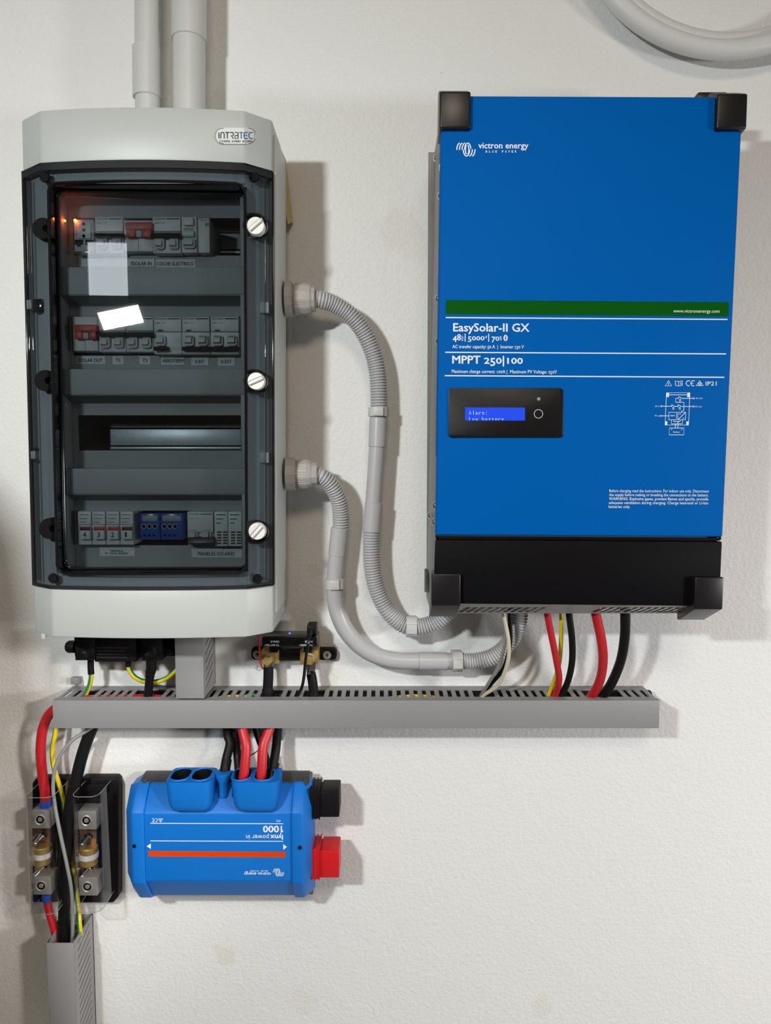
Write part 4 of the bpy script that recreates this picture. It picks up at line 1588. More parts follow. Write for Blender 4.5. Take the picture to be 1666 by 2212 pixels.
r1 = pr(18.7, .03)
cr = thing('conduit_run', 'grey conduit from the upper gland down and round under the inverter left corner', 'conduit', W(812, 1000, .0))
P, rs = corrugated([W(676, 645, .05), W(695, 648, .049), W(722, 657, .045), W(757, 681, .04), W(787, 720, .035), W(808, 770, .031), W(817, 820, .03), W(819, 884, .03)], r1)
MB().tube(P, rs, 20).build('corrugated_section', M['conduit_grey'], cr)
MB().tube([W(818, 880, .03), W(817, 930, .03), W(812, 1010, .03), W(806, 1100, .03)], r1 * .93, 28).build('tube', M['conduit_grey'], cr)
sleeve_tube(W(818, 902, .03), W(815.5, 966, .03), r1 * 1.05, r1 * .9).build('sleeve', M['conduit_grey'], cr)
sleeve_tube(W(808.5, 1085, .03), W(803, 1149, .03), r1 * 1.06, r1 * .9).build('sleeve', M['conduit_grey'], cr)
P, rs = corrugated([W(803, 1140, .03), W(802, 1180, .03), W(805, 1230, .03), W(815, 1275, .03), W(835, 1316, .031), W(862, 1344, .032), W(888, 1354, .034), W(925, 1350, .036), W(953, 1336, .038), W(976, 1312, .040), W(990, 1280, .042)], r1)
MB().tube(P, rs, 20).build('corrugated_section', M['conduit_grey'], cr)
clip('conduit_clip', 'pale clip at the end of the upper flexible bend, right of the enclosure', W(818, 890, .03), Vector((0, 0, 1)), r1, pr(19, .03))
clip('conduit_clip', 'pale clip on the flexible bend under the inverter left corner', W(889, 1354, .034), Vector((1, 0, -.02)), r1, pr(23, .03))

r2 = pr(18.4, .03)
cr = thing('conduit_run', 'grey conduit from the lower gland bending under to the inverter cables', 'conduit', W(780, 1400, .0))
P, rs = corrugated([W(680, 1024, .05), W(694, 1029, .05), W(713, 1045, .046), W(729, 1073, .04), W(736, 1105, .034), W(736.5, 1145, .03)], pr(18, .03), r_end=None)
MB().tube(P, rs, 20).build('corrugated_section', M['conduit_grey'], cr)
sleeve_tube(W(734.5, 1139, .03), W(728.5, 1200, .03), r2 * 1.06, r2 * .9).build('sleeve', M['conduit_grey'], cr)
MB().tube(pxpath([(729, 1195, .03), (726.5, 1225, .03), (724, 1255, .03), (724, 1290, .03), (731, 1326, .03), (748, 1362, .03), (777, 1395, .03), (815, 1417, .03), (860, 1427, .03), (910, 1428, .03), (980, 1428.5, .03)]), r2, 28).build('tube', M['conduit_grey'], cr)
sleeve_tube(W(905, 1428, .03), W(967, 1428.5, .03), r2 * 1.07, r2 * .95).build('sleeve', M['conduit_grey'], cr)
P, rs = corrugated([W(966, 1428.5, .03), W(995, 1428.5, .03), W(1030, 1427, .031), W(1062, 1419, .034), (W(1090, 1400, .037)), W(1110, 1372, .04), W(1121, 1340, .043), W(1125, 1300, .045)], pr(18, .03))
MB().tube(P, rs, 20).build('corrugated_section', M['conduit_grey'], cr)
clip('conduit_clip', 'pale clip on the straight conduit right of the enclosure bottom', W(724.5, 1260, .03), Vector((-.04, 0, 1)), r2, pr(21, .03))
clip('conduit_clip', 'pale clip on the conduit just above the horizontal duct', W(988, 1428.5, .03), Vector((1, 0, 0)), r2, pr(22, .03))

# ------------------------------------------------------------------ cables
def cable(name, label, pts, r, m, group=None, step=.004, seg=14):
    o = MB().tube(pxpath(pts, step), r, seg).build(name, M[m])
    tag(o, label, 'cable', group)
    return o


def earth(name, label, pts, r, twist=6.0, share=.36, ph=0.0, group=None):
    o = MB().tube(pxpath(pts, .003), r, 18, mats=lambda t: 1 if ((t + ph) % 1.0) < share else 0, twist=twist).build(name, [M['yellow'], M['green']])
    tag(o, label, 'cable', group)
    return o


# from the inverter into the horizontal duct
cable('red_cable', 'thinner red cable from the inverter into the duct, beside the yellow one', [(1180, 1296, .085), (1183, 1328, .084), (1190, 1365, .08), (1202, 1425, .07), (1208, 1468, .055), (1200, 1500, .04), (1185, 1520, .034)], pr(7.3, .07), 'red_cable')
earth('earth_wire', 'yellow and green wire between red and black inverter cables', [(1213, 1296, .07), (1213, 1340, .07), (1212, 1390, .065), (1207, 1440, .055), (1190, 1490, .038), (1180, 1515, .034)], pr(4.6, .06), 0.6, .28, .4)
cable('black_cable', 'thinner black cable from the inverter, right of the yellow wire', [(1228, 1296, .085), (1230, 1330, .083), (1236, 1380, .078), (1236, 1430, .066), (1226, 1475, .05), (1210, 1503, .038), (1195, 1520, .034)], pr(7.2, .07), 'black_rubber')
cable('red_cable', 'thick red cable from the inverter curving into the duct', [(1283, 1290, .09), (1288, 1328, .088), (1299, 1380, .082), (1303, 1425, .072), (1296, 1470, .056), (1277, 1505, .04), (1255, 1525, .034)], pr(10.3, .07), 'red_cable')
cable('black_cable', 'thick black cable at the right, from the inverter curving into the duct', [(1350, 1290, .09), (1351, 1328, .088), (1350, 1375, .082), (1341, 1428, .07), (1320, 1478, .052), (1298, 1506, .038), (1280, 1522, .034)], pr(10.6, .07), 'black_rubber')
cable('grey_wire', 'thin grey wire crossing the corrugated conduit into the duct', [(1090, 1296, .08), (1091, 1340, .08), (1092, 1380, .078), (1079, 1435, .07), (1056, 1475, .056), (1041, 1500, .042), (1034, 1515, .036)], pr(3.6, .07), 'grey_wire')
cable('cream_wire', 'cream wire arcing from the inverter into the duct', [(1084, 1296, .085), (1090, 1335, .085), (1099, 1385, .083), (1097, 1430, .076), (1077, 1478, .058), (1043, 1503, .042), (1034, 1517, .036)], pr(4.2, .07), 'cream_wire')
cable('black_wire', 'thin black wire behind the cream wire under the inverter', [(1100, 1296, .07), (1102, 1345, .07), (1102, 1390, .068), (1090, 1440, .058), (1063, 1475, .046), (1043, 1496, .040), (1032, 1512, .034)], pr(4.8, .06), 'black_rubber')

# inside the horizontal duct; the long black cables are added to darken it
for k, (x0, x1, y, d, r, lab) in enumerate(((165, 1405, 1505, .0125, .0085, 'black cable lying against the wall side inside the long duct'), (420, 1412, 1518, .0285, .0075, 'black cable lying in the middle of the long duct below its slots'),
                                            (205, 1395, 1546, .046, .0075, 'black cable lying behind the cover of the long duct'), (425, 1385, 1549, .020, .0075, 'black cable lying on the floor of the long duct'))):
    cable('black_cable', lab, [(x0, y, d), ((2 * x0 + x1) / 3, y - 1, d), ((x0 + 2 * x1) / 3, y + 1, d), (x1, y, d)], r, 'black_rubber', None, .03, 10)
cable('red_cable', 'heavy red cable leaving the duct left end down into the fuse holder', [(99, 1738, .03), (97, 1710, .031), (91, 1665, .034), (88, 1615, .036), (94, 1570, .036), (112, 1537, .034), (150, 1516, .032), (230, 1511, .032), (330, 1511, .032), (400, 1516, .03)], pr(10.7, .032), 'red_cable')
for k, (c0, c1, y, d, lab) in enumerate(((455, 565, 1508, .028, 'yellow wire lying in the duct right of the short vertical duct'), (840, 960, 1507, .027, 'yellow wire lying in the duct below the conduit sleeve'))):
    earth('earth_wire', lab, [(c0, y + 2, d), ((c0 + c1) / 2, y - 3, d + .004), (c1, y + 2, d)], .0026, 4, .3, .6)
for k, (c0, c1, y, d, r, m, lab) in enumerate(((600, 1030, 1520, .03, .0045, 'black_rubber', 'black cable lying in the horizontal duct under its slots'), (1080, 1240, 1522, .028, .004, 'red_cable', 'red cable lying in the horizontal duct under the inverter cables'),
                                               (1090, 1380, 1527, .02, .005, 'black_rubber', 'black cable lying in the right end of the horizontal duct'))):
    cable({'black_rubber': 'black_cable', 'red_cable': 'red_cable'}[m], lab, [(c0, y, d), ((c0 + c1) / 2, y - 2, d + .003), (c1, y, d)], r, m)
earth('earth_wire', 'green wire lying in the duct left of the shunt cable', [(520, 1506, .027), (545, 1502, .029), (568, 1506, .027)], .0026, 0, 1.0)

# duct to fuse holders
earth('earth_wire', 'yellow and green wire hanging from the duct left end behind the black sheath', [(122, 1550, .03), (119, 1585, .03), (113, 1620, .031), (116, 1655, .031), (126, 1690, .029), (136, 1725, .024), (142, 1765, .018), (150, 1830, .012), (160, 1890, .012), (166, 1930, .02), (171, 1985, .035), (173, 2026, .034), (168, 2070, .030), (158, 2120, .028)], pr(5.2, .03), -2.0, .38, .98)
cable('black_cable', 'thick black sheathed cable from the duct down between the fuse holders', [(215, 1545, .03), (196, 1580, .031), (178, 1630, .033), (163, 1690, .034), (151, 1745, .034), (142, 1830, .034), (139, 1930, .034), (139, 2030, .034), (139, 2120, .03)], pr(13, .034), 'black_rubber')
cable('grey_wire', 'grey wire looping from the duct down past the left fuse holder', [(215, 1562, .035), (186, 1580, .038), (152, 1603, .043), (124, 1645, .048), (115, 1690, .05), (118, 1735, .052), (130, 1800, .054), (144, 1865, .052), (154, 1920, .05), (157, 1980, .046), (156, 2040, .040), (155, 2110, .034)], pr(4.0, .05), 'grey_wire')
cable('red_cable', 'red cable from the left fuse holder down into the lower duct', [(101, 1925, .028), (102, 1945, .028), (108, 1975, .03), (118, 2010, .032), (124, 2045, .032), (127, 2100, .03)], [pr(7.5, .03)] * 100 and pr(8.6, .03), 'red_cable')
cable('black_cable', 'thin black cable at the left edge of the lower duct opening', [(127, 1990, .02), (122, 2020, .02), (114, 2040, .022), (112, 2090, .022)], pr(4, .02), 'black_rubber')

# into the blue distributor
LX = 'cables between the duct and the blue distributor'
def sleeved(name, label, pts, r, m, shrink=None):
    t = thing(name, label, 'cable', W(pts[-1][0], pts[-1][1], pts[-1][2]), LX)
    MB().tube(pxpath(pts), r, 16).build('sheath', M[m], t)
    if shrink:
        P = pxpath(shrink, .003)
        MB().tube(P, r * 1.13, 16).build('heat_shrink', M['black_plastic'], t)


sleeved('black_cable', 'black cable entering the middle round port of the blue distributor', [(492, 1545, .034), (491, 1585, .036), (497, 1605, .04), (489, 1640, .048), (485, 1668, .055), (484, 1700, .056)], pr(10, .045), 'black_rubber', [(490, 1640, .048), (486, 1665, .0545), (485, 1690, .056)])
sleeved('black_cable', 'black cable behind the left red cable above the blue distributor', [(505, 1545, .03), (508, 1590, .031), (513, 1630, .034), (516, 1665, .045), (517, 1700, .055)], pr(9.5, .04), 'black_rubber')
sleeved('red_cable', 'left red cable dropping into the blue distributor', [(521, 1545, .045), (524, 1575, .05), (532, 1612, .058), (529, 1655, .064), (526, 1690, .066), (526, 1720, .066)], pr(11, .058), 'red_cable')
sleeved('red_cable', 'right red cable dropping into the blue distributor', [(592, 1545, .04), (582, 1575, .048), (569, 1612, .058), (566, 1655, .064), (564, 1690, .066), (564, 1720, .066)], pr(11, .058), 'red_cable')
sleeved('black_cable', 'black cable right of the red pair above the blue distributor', [(600, 1545, .03), (599, 1585, .032), (596, 1620, .036), (590, 1655, .046), (586, 1685, .054), (586, 1710, .055)], pr(10, .04), 'black_rubber', [(593, 1648, .0425), (588, 1670, .050), (586, 1695, .0545)])
cable('black_cable', 'short black cable behind the two red cables under the duct', [(545, 1550, .024), (556, 1585, .026), (565, 1610, .03), (575, 1640, .03), (580, 1680, .03)], pr(8, .03), 'black_rubber')
cable('red_wire', 'very thin dark red wire between the two red cables', [(540, 1632, .048), (550, 1627, .05), (562, 1617, .052)], .0008, 'toggle_red', None, .003, 8)
MB().pxbox(605, 1570, 612, 1600, .012, .03, .0006).build('grey_strip', M['duct_grey'])
tag(bpy.data.objects['grey_strip'], 'small grey duct offcut hanging beside the black cable under the duct', 'duct piece')

# ------------------------------------------------------------------ blue busbar distributor
dist = thing('busbar_distributor', 'blue busbar distributor mounted upside down with black and red connectors on its right', 'distributor box', W(475, 1935, 0))
LF = 0.075


def lz(y, d):
    return W(470, y, d).z


zA = lz(1665, 0.0)   # top of the back base
secM = [(.020, lz(1930, .02)), (.052, lz(1934, .052)), (LF, lz(1903, LF)), (LF, lz(1757, LF)), (.050, lz(1690, .050)), (.046, lz(1690, .046)), (.020, lz(1690, .046))]
xm0, xm1 = W(311, 1820, LF).x, W(632, 1822, LF).x
MB().xprism(secM, xm0, xm1, .0022, 3).build('body', M['blue_plastic'], dist, ang=50)
# end sections, a touch proud, tapering outwards
zc_ = (secM[1][1] + secM[4][1]) / 2


def endsec(xi, xo, name):
    s1 = [(d + (.0022 if i in (1, 2, 3, 4) else 0), z + (.0015 if z > zc_ else -.0018)) for i, (d, z) in enumerate(secM)]
    s2 = [(max(.02, d - .016) if i in (2, 3) else max(.02, d - .010) if i in (1, 4, 5) else d, zc_ + (z - zc_) * .90) for i, (d, z) in enumerate(s1)]
    xmid = xi + (xo - xi) * .55
    rings = [[Vector((x, -d, z)) for d, z in s] for x, s in ((xi, s1), (xmid, s1), (xo, s2))]
    return MB().loft(rings, True, 0, .0018).build(name, M['blue_plastic'], dist, ang=50)


endsec(xm0 + .001, W(274, 1820, LF - .014).x, 'end_cap')
endsec(xm1 - .001, W(674, 1822, LF - .014).x, 'end_cap')
# dark back base
zT_ = lz(1669, .030)
bz = [(0, lz(1932, .0)), (.018, lz(1930, .018)), (.030, lz(1915, .03)), (.046, lz(1691, .046) - .004), (.0475, lz(1690, .0475)), (.0475, lz(1690, .0475) + .0012), (.030, zT_), (.023, zT_), (.018, lz(1700, .046)), (0, lz(1700, .046))]
MB().xprism(bz, W(303, 1690, .046).x, W(667, 1690, .046).x, .001).build('back_base', M['base_grey'], dist)
for px in (311, 660):
    MB().pxprism([(px - 4, 1690), (px + 4, 1690), (px + 3, 1697), (px + 1, 1697)], .045, .0535, .0004).build('base_clip', M['base_grey'], dist)


# cable ports: humps with oval openings in their tops
def top_z():
    return W(400, 1690, .088).z


zP = top_z()
DH = .089


def hump(x0p, x1p, ovals, ybot, name='cable_port'):
    xa_, xb_ = W(x0p, 1690, DH).x, W(x1p, 1690, DH).x
    w = xb_ - xa_
    cx = (xa_ + xb_) / 2
    zbm = W((x0p + x1p) / 2, ybot, LF + .002).z
    # plan section (x, d): rounded front
    def plan(sx, dF, rr):
        hw = w / 2 * sx
        pts = [(cx - hw + .007, .046), (cx - hw + .002, .048), (cx - hw, .053)]
        for k in range(5):
            a = math.radians(180 - 90 * k / 4)
            pts.append((cx - hw + rr + rr * math.cos(a), dF - rr + rr * math.sin(a)))
        for k in range(5):
            a = math.radians(90 - 90 * k / 4)
            pts.append((cx + hw - rr + rr * math.cos(a), dF - rr + rr * math.sin(a)))
        pts += [(cx + hw, .053), (cx + hw - .002, .048), (cx + hw - .007, .046)]
        return pts
    H = zP - zbm
    rings = []
    for t, sx, dF in ((0, 1.0, DH), (.12, .995, DH), (.45, .97, DH - .0015), (.72, .93, DH - .003), (.86, .86, DH - .0045), (.95, .76, DH - .007), (1.0, .62, DH - .0105)):
        rings.append([Vector((x, -d, zP - H * t)) for x, d in plan(sx, dF, .009 * sx)])
    m = MB().loft(rings, False)
    hp = m.build(name, M['blue_plastic'], dist, ang=60)
    # top plate with the oval holes
    bm = bmesh.new()
    loops = [plan(1.0, DH, .009)]
    cut = []
    for (ox, ow) in ovals:
        c = W(ox, 1674, .068)
        hw = pr(ow / 2, .068)
        d0, d1 = .0485, .0845
        lp = []
        for k in range(9):
            a = math.radians(180 * k / 8)
            lp.append((c.x + hw * math.cos(a), d1 - hw + hw * math.sin(a)))
        for k in range(9):
            a = math.radians(180 + 180 * k / 8)
            lp.append((c.x + hw * math.cos(a), d0 + hw + hw * math.sin(a)))
        cut.append(lp)
    for lp in loops + cut:
        v_ = [bm.verts.new((x, -d, zP)) for x, d in lp]
        for i in range(len(v_)):
            bm.edges.new((v_[i], v_[(i + 1) % len(v_)]))
    bmesh.ops.triangle_fill(bm, use_beauty=True, use_dissolve=False, edges=bm.edges[:])
    bmesh.ops.recalc_face_normals(bm, faces=bm.faces[:])
    m = MB()
    m._bm(bm)
    m.build('rim_plate', M['blue_plastic'], hp, smooth=False)
    for lp in cut:
        n_ = len(lp)
        vs_ = [(x, -d, zP) for x, d in lp] + [(x, -d, zP - .022) for x, d in lp]
        MB().raw(vs_, [(i, (i + 1) % n_, n_ + (i + 1) % n_, n_ + i) for i in range(n_)] + [tuple(range(n_, 2 * n_))]).build('opening', M['black_plastic'], hp)
        # raised rim
        pts = [Vector((x, -d, zP + .0003)) for x, d in lp]
        MB().tube(pts + [pts[0]], .0011, 8, caps=False).build('rim', M['blue_plastic'], hp)
        inner_ = MB()
        xs_ = [p[0] for p in lp]
        inner_.box(min(xs_) + .004, max(xs_) - .004, .055, .060, zP - .021, zP - .010)
        inner_.build('inner_rib', M['black_gloss'], hp)


hump(355, 455, [(391, 44), (436, 44)], 1752)
hump(497, 601, [(523, 42), (571, 44)], 1752)
# small middle port with a funnel
c = W(482, 1672, .06)
MB().lathe(Vector((c.x, -.060, zP + .0005)), (0, 0, -1), [(pr(15, .06), 0), (pr(18.5, .06), .0002), (pr(18.5, .06), .004), (pr(13, .06), .012), (pr(11, .06), .022), (pr(11, .06), .030)], 24).build('middle_port', M['blue_plastic'], dist)

# mounting screw holes
for px, py in ((290, 1827), (648, 1830)):
    MB().lathe(W(px, py, LF + .0012), TOCAM, [(pr(6.2, LF), -.001), (pr(6.2, LF), .0016), (pr(4.6, LF), .0016), (pr(4.2, LF), -.0005)], 20).build('screw_boss', M['blue_plastic'], dist)
    MB().lathe(W(px, py + .6, LF + .0024), TOCAM, [(pr(4.7, LF), -.002), (pr(4.7, LF), .0005)], 16).build('screw_hole', M['black_gloss'], dist)
# connectors on the right: bus bar caps
for nm, m, y0, y1, lab in (('connector_cap', 'black_plastic', 1711, 1766, 'black connector cap'), ('connector_cap', 'red_plastic', 1838, 1897, 'red connector cap')):
    k = MB().pxbox(694, y0, 733, y1, .026, .062, .0016).build(nm, M[m], dist)
    k['label'] = lab
    n_ = MB().pxbox(668, y0 - 3, 689, y1 + 3, .024, .058, .0008)
    for j, dx in enumerate((673, 680, 688)):
        n_.pxbox(dx, y0 - 4, dx + 3, y1 + 5, .022, .0595, .0006)
    n_.pxbox(686, y0 + 1, 698, y1 - 1, .028, .0585, .0006)
    n_.build('connector_collar', M[m], k)

# print, upside down as mounted
LP = LF + .0003
t = MB()
for y in (1778.5, 1816.5):
    t.stroke([(325, y), (612, y + .9)], 1.6, LP)
t.flat([(317, 1828), (326, 1822), (326, 1834)], LP)
t.flat([(620, 1829.5), (612, 1823.5), (612, 1836)], LP)
t.build('printed_rule', M['white_print'], dist, smooth=False)
t = MB()
t.stroke([(320.5, 1844), (617, 1846)], 12.0, LP)
t.build('orange_band', M['orange_print'], dist, smooth=False)
t = MB()
letter(t, '000', 568, 603, 1784, LP, .03, 14.5, flip=True)
t.stroke([(608, 1784), (608, 1798.5)], 3.0, LP)
t.stroke([(609, 1797.2), (612, 1794.2)], 2.2, LP + .00004)
letter(t, 'lynx', 584, 611.5, 1803.5, LP, .03, 11, flip=True)
letter(t, 'power in', 531.5, 581, 1803.5, LP, 0, 11, flip=True)
letter(t, 'IP22', 597, 606, 1771.5, LP, .01, 4, flip=True)
t.build('lettering', M['white_print'], dist, smooth=False)
t = MB()
for cx in (337, 330):
    t.stroke([(cx - 3.2 * math.cos(math.radians(a)), 1772 + 3.6 * math.sin(math.radians(a))) for a in range(60, 305, 20)], 1.1, LP)
t.stroke([(330, 1772), (333, 1772)], 1.0, LP)
t.stroke([(347, 1776.5), (342, 1768.5), (352, 1768.5)], 1.3, LP, closed=True)
t.stroke(circ(347, 1771.5, 1.8, 10), .9, LP, closed=True)
t.build('symbol', M['white_print'], dist, smooth=False)
t = MB()
logo(t, 622.5, 1884.5 + 290 / 15.6, 1 / 15.6, LP, True)
letter(t, 'victron energy', 527, 585.5, 1884.5, LP, .02, 7.0, flip=True)
for i, ch in enumerate('BLUE POWER'):
    if ch != ' ':
        letter(t, ch, 577 - i * 3.9 - 2, 578.6 - i * 3.9, 1880.3, LP, .02, 2.3, flip=True)
t.build('emblem', M['white_print'], dist, smooth=False)


# ------------------------------------------------------------------ fuse holders
def bolt_stub(p, tilt, r, L_, parent, name='bolt'):
    ax = Vector(tilt).normalized()
    m = MB()
    m.lathe(p, ax, [(r * 1.8, 0), (r * 1.8, .003), (r * 1.05, .0032), (r, .0034), (r, L_), (r * .8, L_ + .0008)], 6 * 3)
    return m.build(name, M['silver_bright'], parent)


def fuse_holder(label, dx, dy, base, ribs, coverq):
    """open holder: black base, clamp blocks, a blade fuse and a clear cover"""
    t = thing('fuse_holder', label, 'fuse holder', W(base[0] + 40, base[3], 0))
    x0, y0, x1, y1 = base
    b = MB()
    b.pxprism([(x0 + 8, y0), (x1 - 6, y0), (x1, y0 + 8), (x1, y1 - 14), (x1 - 12, y1), (x0, y1), (x0, y0 + 10)], 0, .016, .002)
    b.build('base', M['black_plastic'], t)
    for yy in (y0 + 22, y1 - 22):
        MB().pxbox(x0 + 8, yy - 8, x1 - 22, yy + 8, .016, .019, .001).build('base_rib', M['black_plastic'], t)
    # clamp blocks
    for j, (yy0, yy1) in enumerate(((1751, 1790), (1894, 1933))):
        xx0, xx1 = 69 + dx + j * 2.0, 108 + dx + j * 2.2
        k = MB().pxbox(xx0, yy0 + dy, xx1, yy1 + dy, .017, .040, .0008).build('clamp_block', M['silver'], t)
        c = W((xx0 + xx1) / 2 - 2, (yy0 + yy1) / 2 + dy, .040)
        s = MB().lathe(c, TOCAM, [(pr(12.5, .04), 0), (pr(12.5, .04), .0008), (pr(11, .04), .0012), (pr(9.0, .04), .0006), (pr(8.6, .04), -.0006), (pr(6.0, .04), -.0004), (pr(5, .04), .0004), (.0003, .0006)], 28)
        s.build('clamp_screw', M['silver'], k)
    fu = MB()
    fu.pxbox(72 + dx, 1788 + dy, 108 + dx, 1830 + dy, .018, .022, .0005)
    fu.pxbox(74 + dx, 1862 + dy, 109 + dx, 1896 + dy, .018, .022, .0005)
    f = fu.build('fuse_blade', M['copper'], t)
    # fuse barrel, axis vertical
    c0, c1 = W(92 + dx, 1863 + dy, .026), W(92 + dx, 1825 + dy, .026)
    ax = (c1 - c0).normalized()
    Lh = (c1 - c0).length
    R = pr(20, .03)
    MB().lathe(c0, ax, [(R * .93, 0), (R, .001), (R, Lh * .38), (R * .93, Lh * .40)], 28).build('fuse_cap', M['brass'], f)
    MB().lathe(c0, ax, [(R * .93, Lh * .64), (R, Lh * .66), (R, Lh * .95), (R * .9, Lh)], 28).build('fuse_cap', M['brass'], f)
    MB().lathe(c0, ax, [(R * 1.02, Lh * .37), (R * 1.05, Lh * .38), (R * 1.05, Lh * .65), (R * 1.02, Lh * .66)], 28).build('fuse_barrel', M['label_white'], f)
    pl = MB()
    pl.stroke([(84 + dx, 1842 + dy), (98 + dx, 1841 + dy)], 1.2, .0405)
    for yy in (1806, 1874):
        bolt_stub(W(93 + dx, yy + dy - 2, .022), (-.25, -1, -.25), pr(5.4, .03), .016, t)
    # clear cover: U channel open at top and bottom
    cx0, cx1, cy0, cy1, back = coverq
    dC = .062
    a, c = W(cx0, 1850, dC).x, W(cx1, 1850, dC).x
    zt_, zb_ = W(cx0 + 20, cy0, dC).z, W(cx0 + 20, cy1, dC).z
    th = .0013
    rr = .010
    def sec(off):
        p = [(a + off, .010)]
        for k in range(6):
            an = math.radians(180 - 90 * k / 5)
            p.append((a + rr + (rr - off) * math.cos(an), dC - rr + (rr - off) * math.sin(an)))
        for k in range(6):
            an = math.radians(90 - 90 * k / 5)
            p.append((c - rr + (rr - off) * math.cos(an), dC - rr + (rr - off) * math.sin(an)))
        p.append((c - off, .010))
        return p
    o, i_ = sec(0), sec(th)
    cv = MB()
    n_ = len(o)
    vs_ = []
    for z in (zb_, zt_):
        vs_ += [(x, -d, z) for x, d in o] + [(x, -d, z) for x, d in i_]
    fs_ = []
    for k in range(n_ - 1):
        fs_ += [(k, k + 1, 2 * n_ + k + 1, 2 * n_ + k), (n_ + k + 1, n_ + k, 3 * n_ + k, 3 * n_ + k + 1), (k + 1, k, n_ + k, n_ + k + 1), (2 * n_ + k, 2 * n_ + k + 1, 3 * n_ + k + 1, 3 * n_ + k)]
    fs_ += [(0, 2 * n_, 3 * n_, n_), (n_ - 1, 2 * n_ - 1, 4 * n_ - 1, 3 * n_ - 1)]
    cv.solid(vs_, fs_)
    cv.build('clear_cover', M['clear'], t, ang=60)
    # bright cut edges of the cover
    for z in (zb_, zt_):
        MB().tube([Vector((x, -d, z)) for x, d in sec(th / 2)], .0004, 6).build('cover_edge', M['duct_grey'], t)
    return t


fuse_holder('left open fuse holder with a clear cover below the red cable', 0, 0, (69, 1682, 148, 1950), 0, (54, 116, 1724, 1976, 0))
fuse_holder('right open fuse holder with a clear cover beside the blue distributor', 100, 2, (168, 1681, 256, 1951), 0, (155, 214, 1722, 1972, 0))
for nm, y0, y1, x, r, lab in (('heat_shrink', 1727, 1748, 99, 10.6, 'blue heat shrink ring where the red cable enters the left fuse holder'), ('heat_shrink', 1930, 1945, 101, 8.6, 'blue heat shrink ring under the left fuse holder')):
    a, c = W(x, y0, .03), W(x, y1, .029)
    o = MB().lathe(a, (c - a), [(pr(r, .03) * 1.07, 0), (pr(r, .03) * 1.13, .0006), (pr(r, .03) * 1.13, (c - a).length)], 20).build(nm, M['blue_shrink'])
    tag(o, lab, 'heat shrink')

# ------------------------------------------------------------------ black megafuse block under the enclosure
mf = thing('fuse_block', 'black fuse block with domed nut covers hanging under the enclosure', 'fuse block', W(270, 1430, 0))
MB().pxbox(160, 1372, 376, 1418, 0, .022, .0015).build('base', M['black_plastic'], mf)
for x0, y0, x1, y1, d in ((161, 1372, 203, 1427, .055), (305, 1372, 349, 1428, .055)):
    MB().pxbox(x0, y0, x1, y1, .015, d, .0014).build('terminal_cover', M['black_plastic'], mf)
MB().pxbox(203, 1368, 294, 1430, .015, .051, .0012).build('fuse_cover', M['black_plastic'], mf)
t = MB()
for y in (1399, 1406, 1413, 1420):
    t.stroke([(208, y), (280 - (y % 3) * 5, y + .6)], 1.0, .0512)
t.build('moulded_print', M['base_grey'], mf, smooth=False)
for px, py in ((191, 1406), (325, 1408)):
    MB().lathe(W(px, py, .055), TOCAM, [(pr(14.5, .055), -.001), (pr(14.5, .055), .003), (pr(12.5, .055), .0035), (pr(9, .055), .008), (pr(8, .055), .010), (pr(5.5, .055), .013), (.0003, .014)], 24).build('nut_cover', M['black_rubber'], mf)
MB().lathe(W(156, 1397, .02) , (-1, 0, 0), [(.008, -.004), (.008, .004), (.006, .007), (.0003, .008)], 20).build('side_knob', M['black_rubber'], mf)
MB().lathe(W(362, 1398, .03), (1, 0, 0), [(.010, -.006), (.010, .004), (.008, .008), (.0003, .009)], 20).build('side_knob', M['black_rubber'], mf)


def sleeve_end(name, label, pts_cable, r, m, pts_sleeve, rs, cat='cable'):
    t = thing(name, label, cat, W(*pts_cable[-1]))
    if m == 'earth':
        MB().tube(pxpath(pts_cable, .003), r, 18, mats=lambda q: 1 if (q + (.4 if 'loop' in label else .06)) % 1 < (.24 if 'loop' in label else .46) else 0, twist=0).build('wire', [M['yellow'], M['green']], t)
    else:
        MB().tube(pxpath(pts_cable, .003), r, 16).build('wire', M[m], t)
    MB().tube(pxpath(pts_sleeve, .003), rs, 16).build('heat_shrink', M['black_plastic'], t)


sleeve_end('earth_wire', 'green and yellow wire from the left end of the black fuse block into the duct', [(197, 1445, .034), (197, 1462, .034), (193, 1482, .032), (182, 1505, .028), (172, 1525, .024)], pr(5.3, .03), 'earth', [(196, 1420, .034), (196, 1440, .034), (197, 1456, .034)], pr(6.8, .034))
sleeve_end('earth_wire', 'yellow wire looping from the black fuse block to the short vertical duct', [(277, 1436, .036), (281, 1450, .036), (293, 1464, .036), (312, 1472, .034), (335, 1473, .034), (358, 1466, .034), (376, 1452, .034), (392, 1436, .034)], pr(5.2, .034), 'earth', [(277, 1425, .036), (277, 1440, .036)], pr(6, .034))
t = thing('black_cable', 'black cable with a flattened lug sleeve dropping from the fuse block into the duct', 'cable', W(322, 1505, .04))
P = pxpath([(327, 1424, .05), (327, 1445, .048), (325, 1452, .046), (322, 1480, .042), (320, 1502, .038), (318, 1525, .034)], .003)
MB().tube(P, [pr(11.3, .045) if i < 7 else pr(10, .045) if i < 9 else pr(9.2, .045) for i in range(len(P))], 16).build('sheath', M['black_plastic'], t)

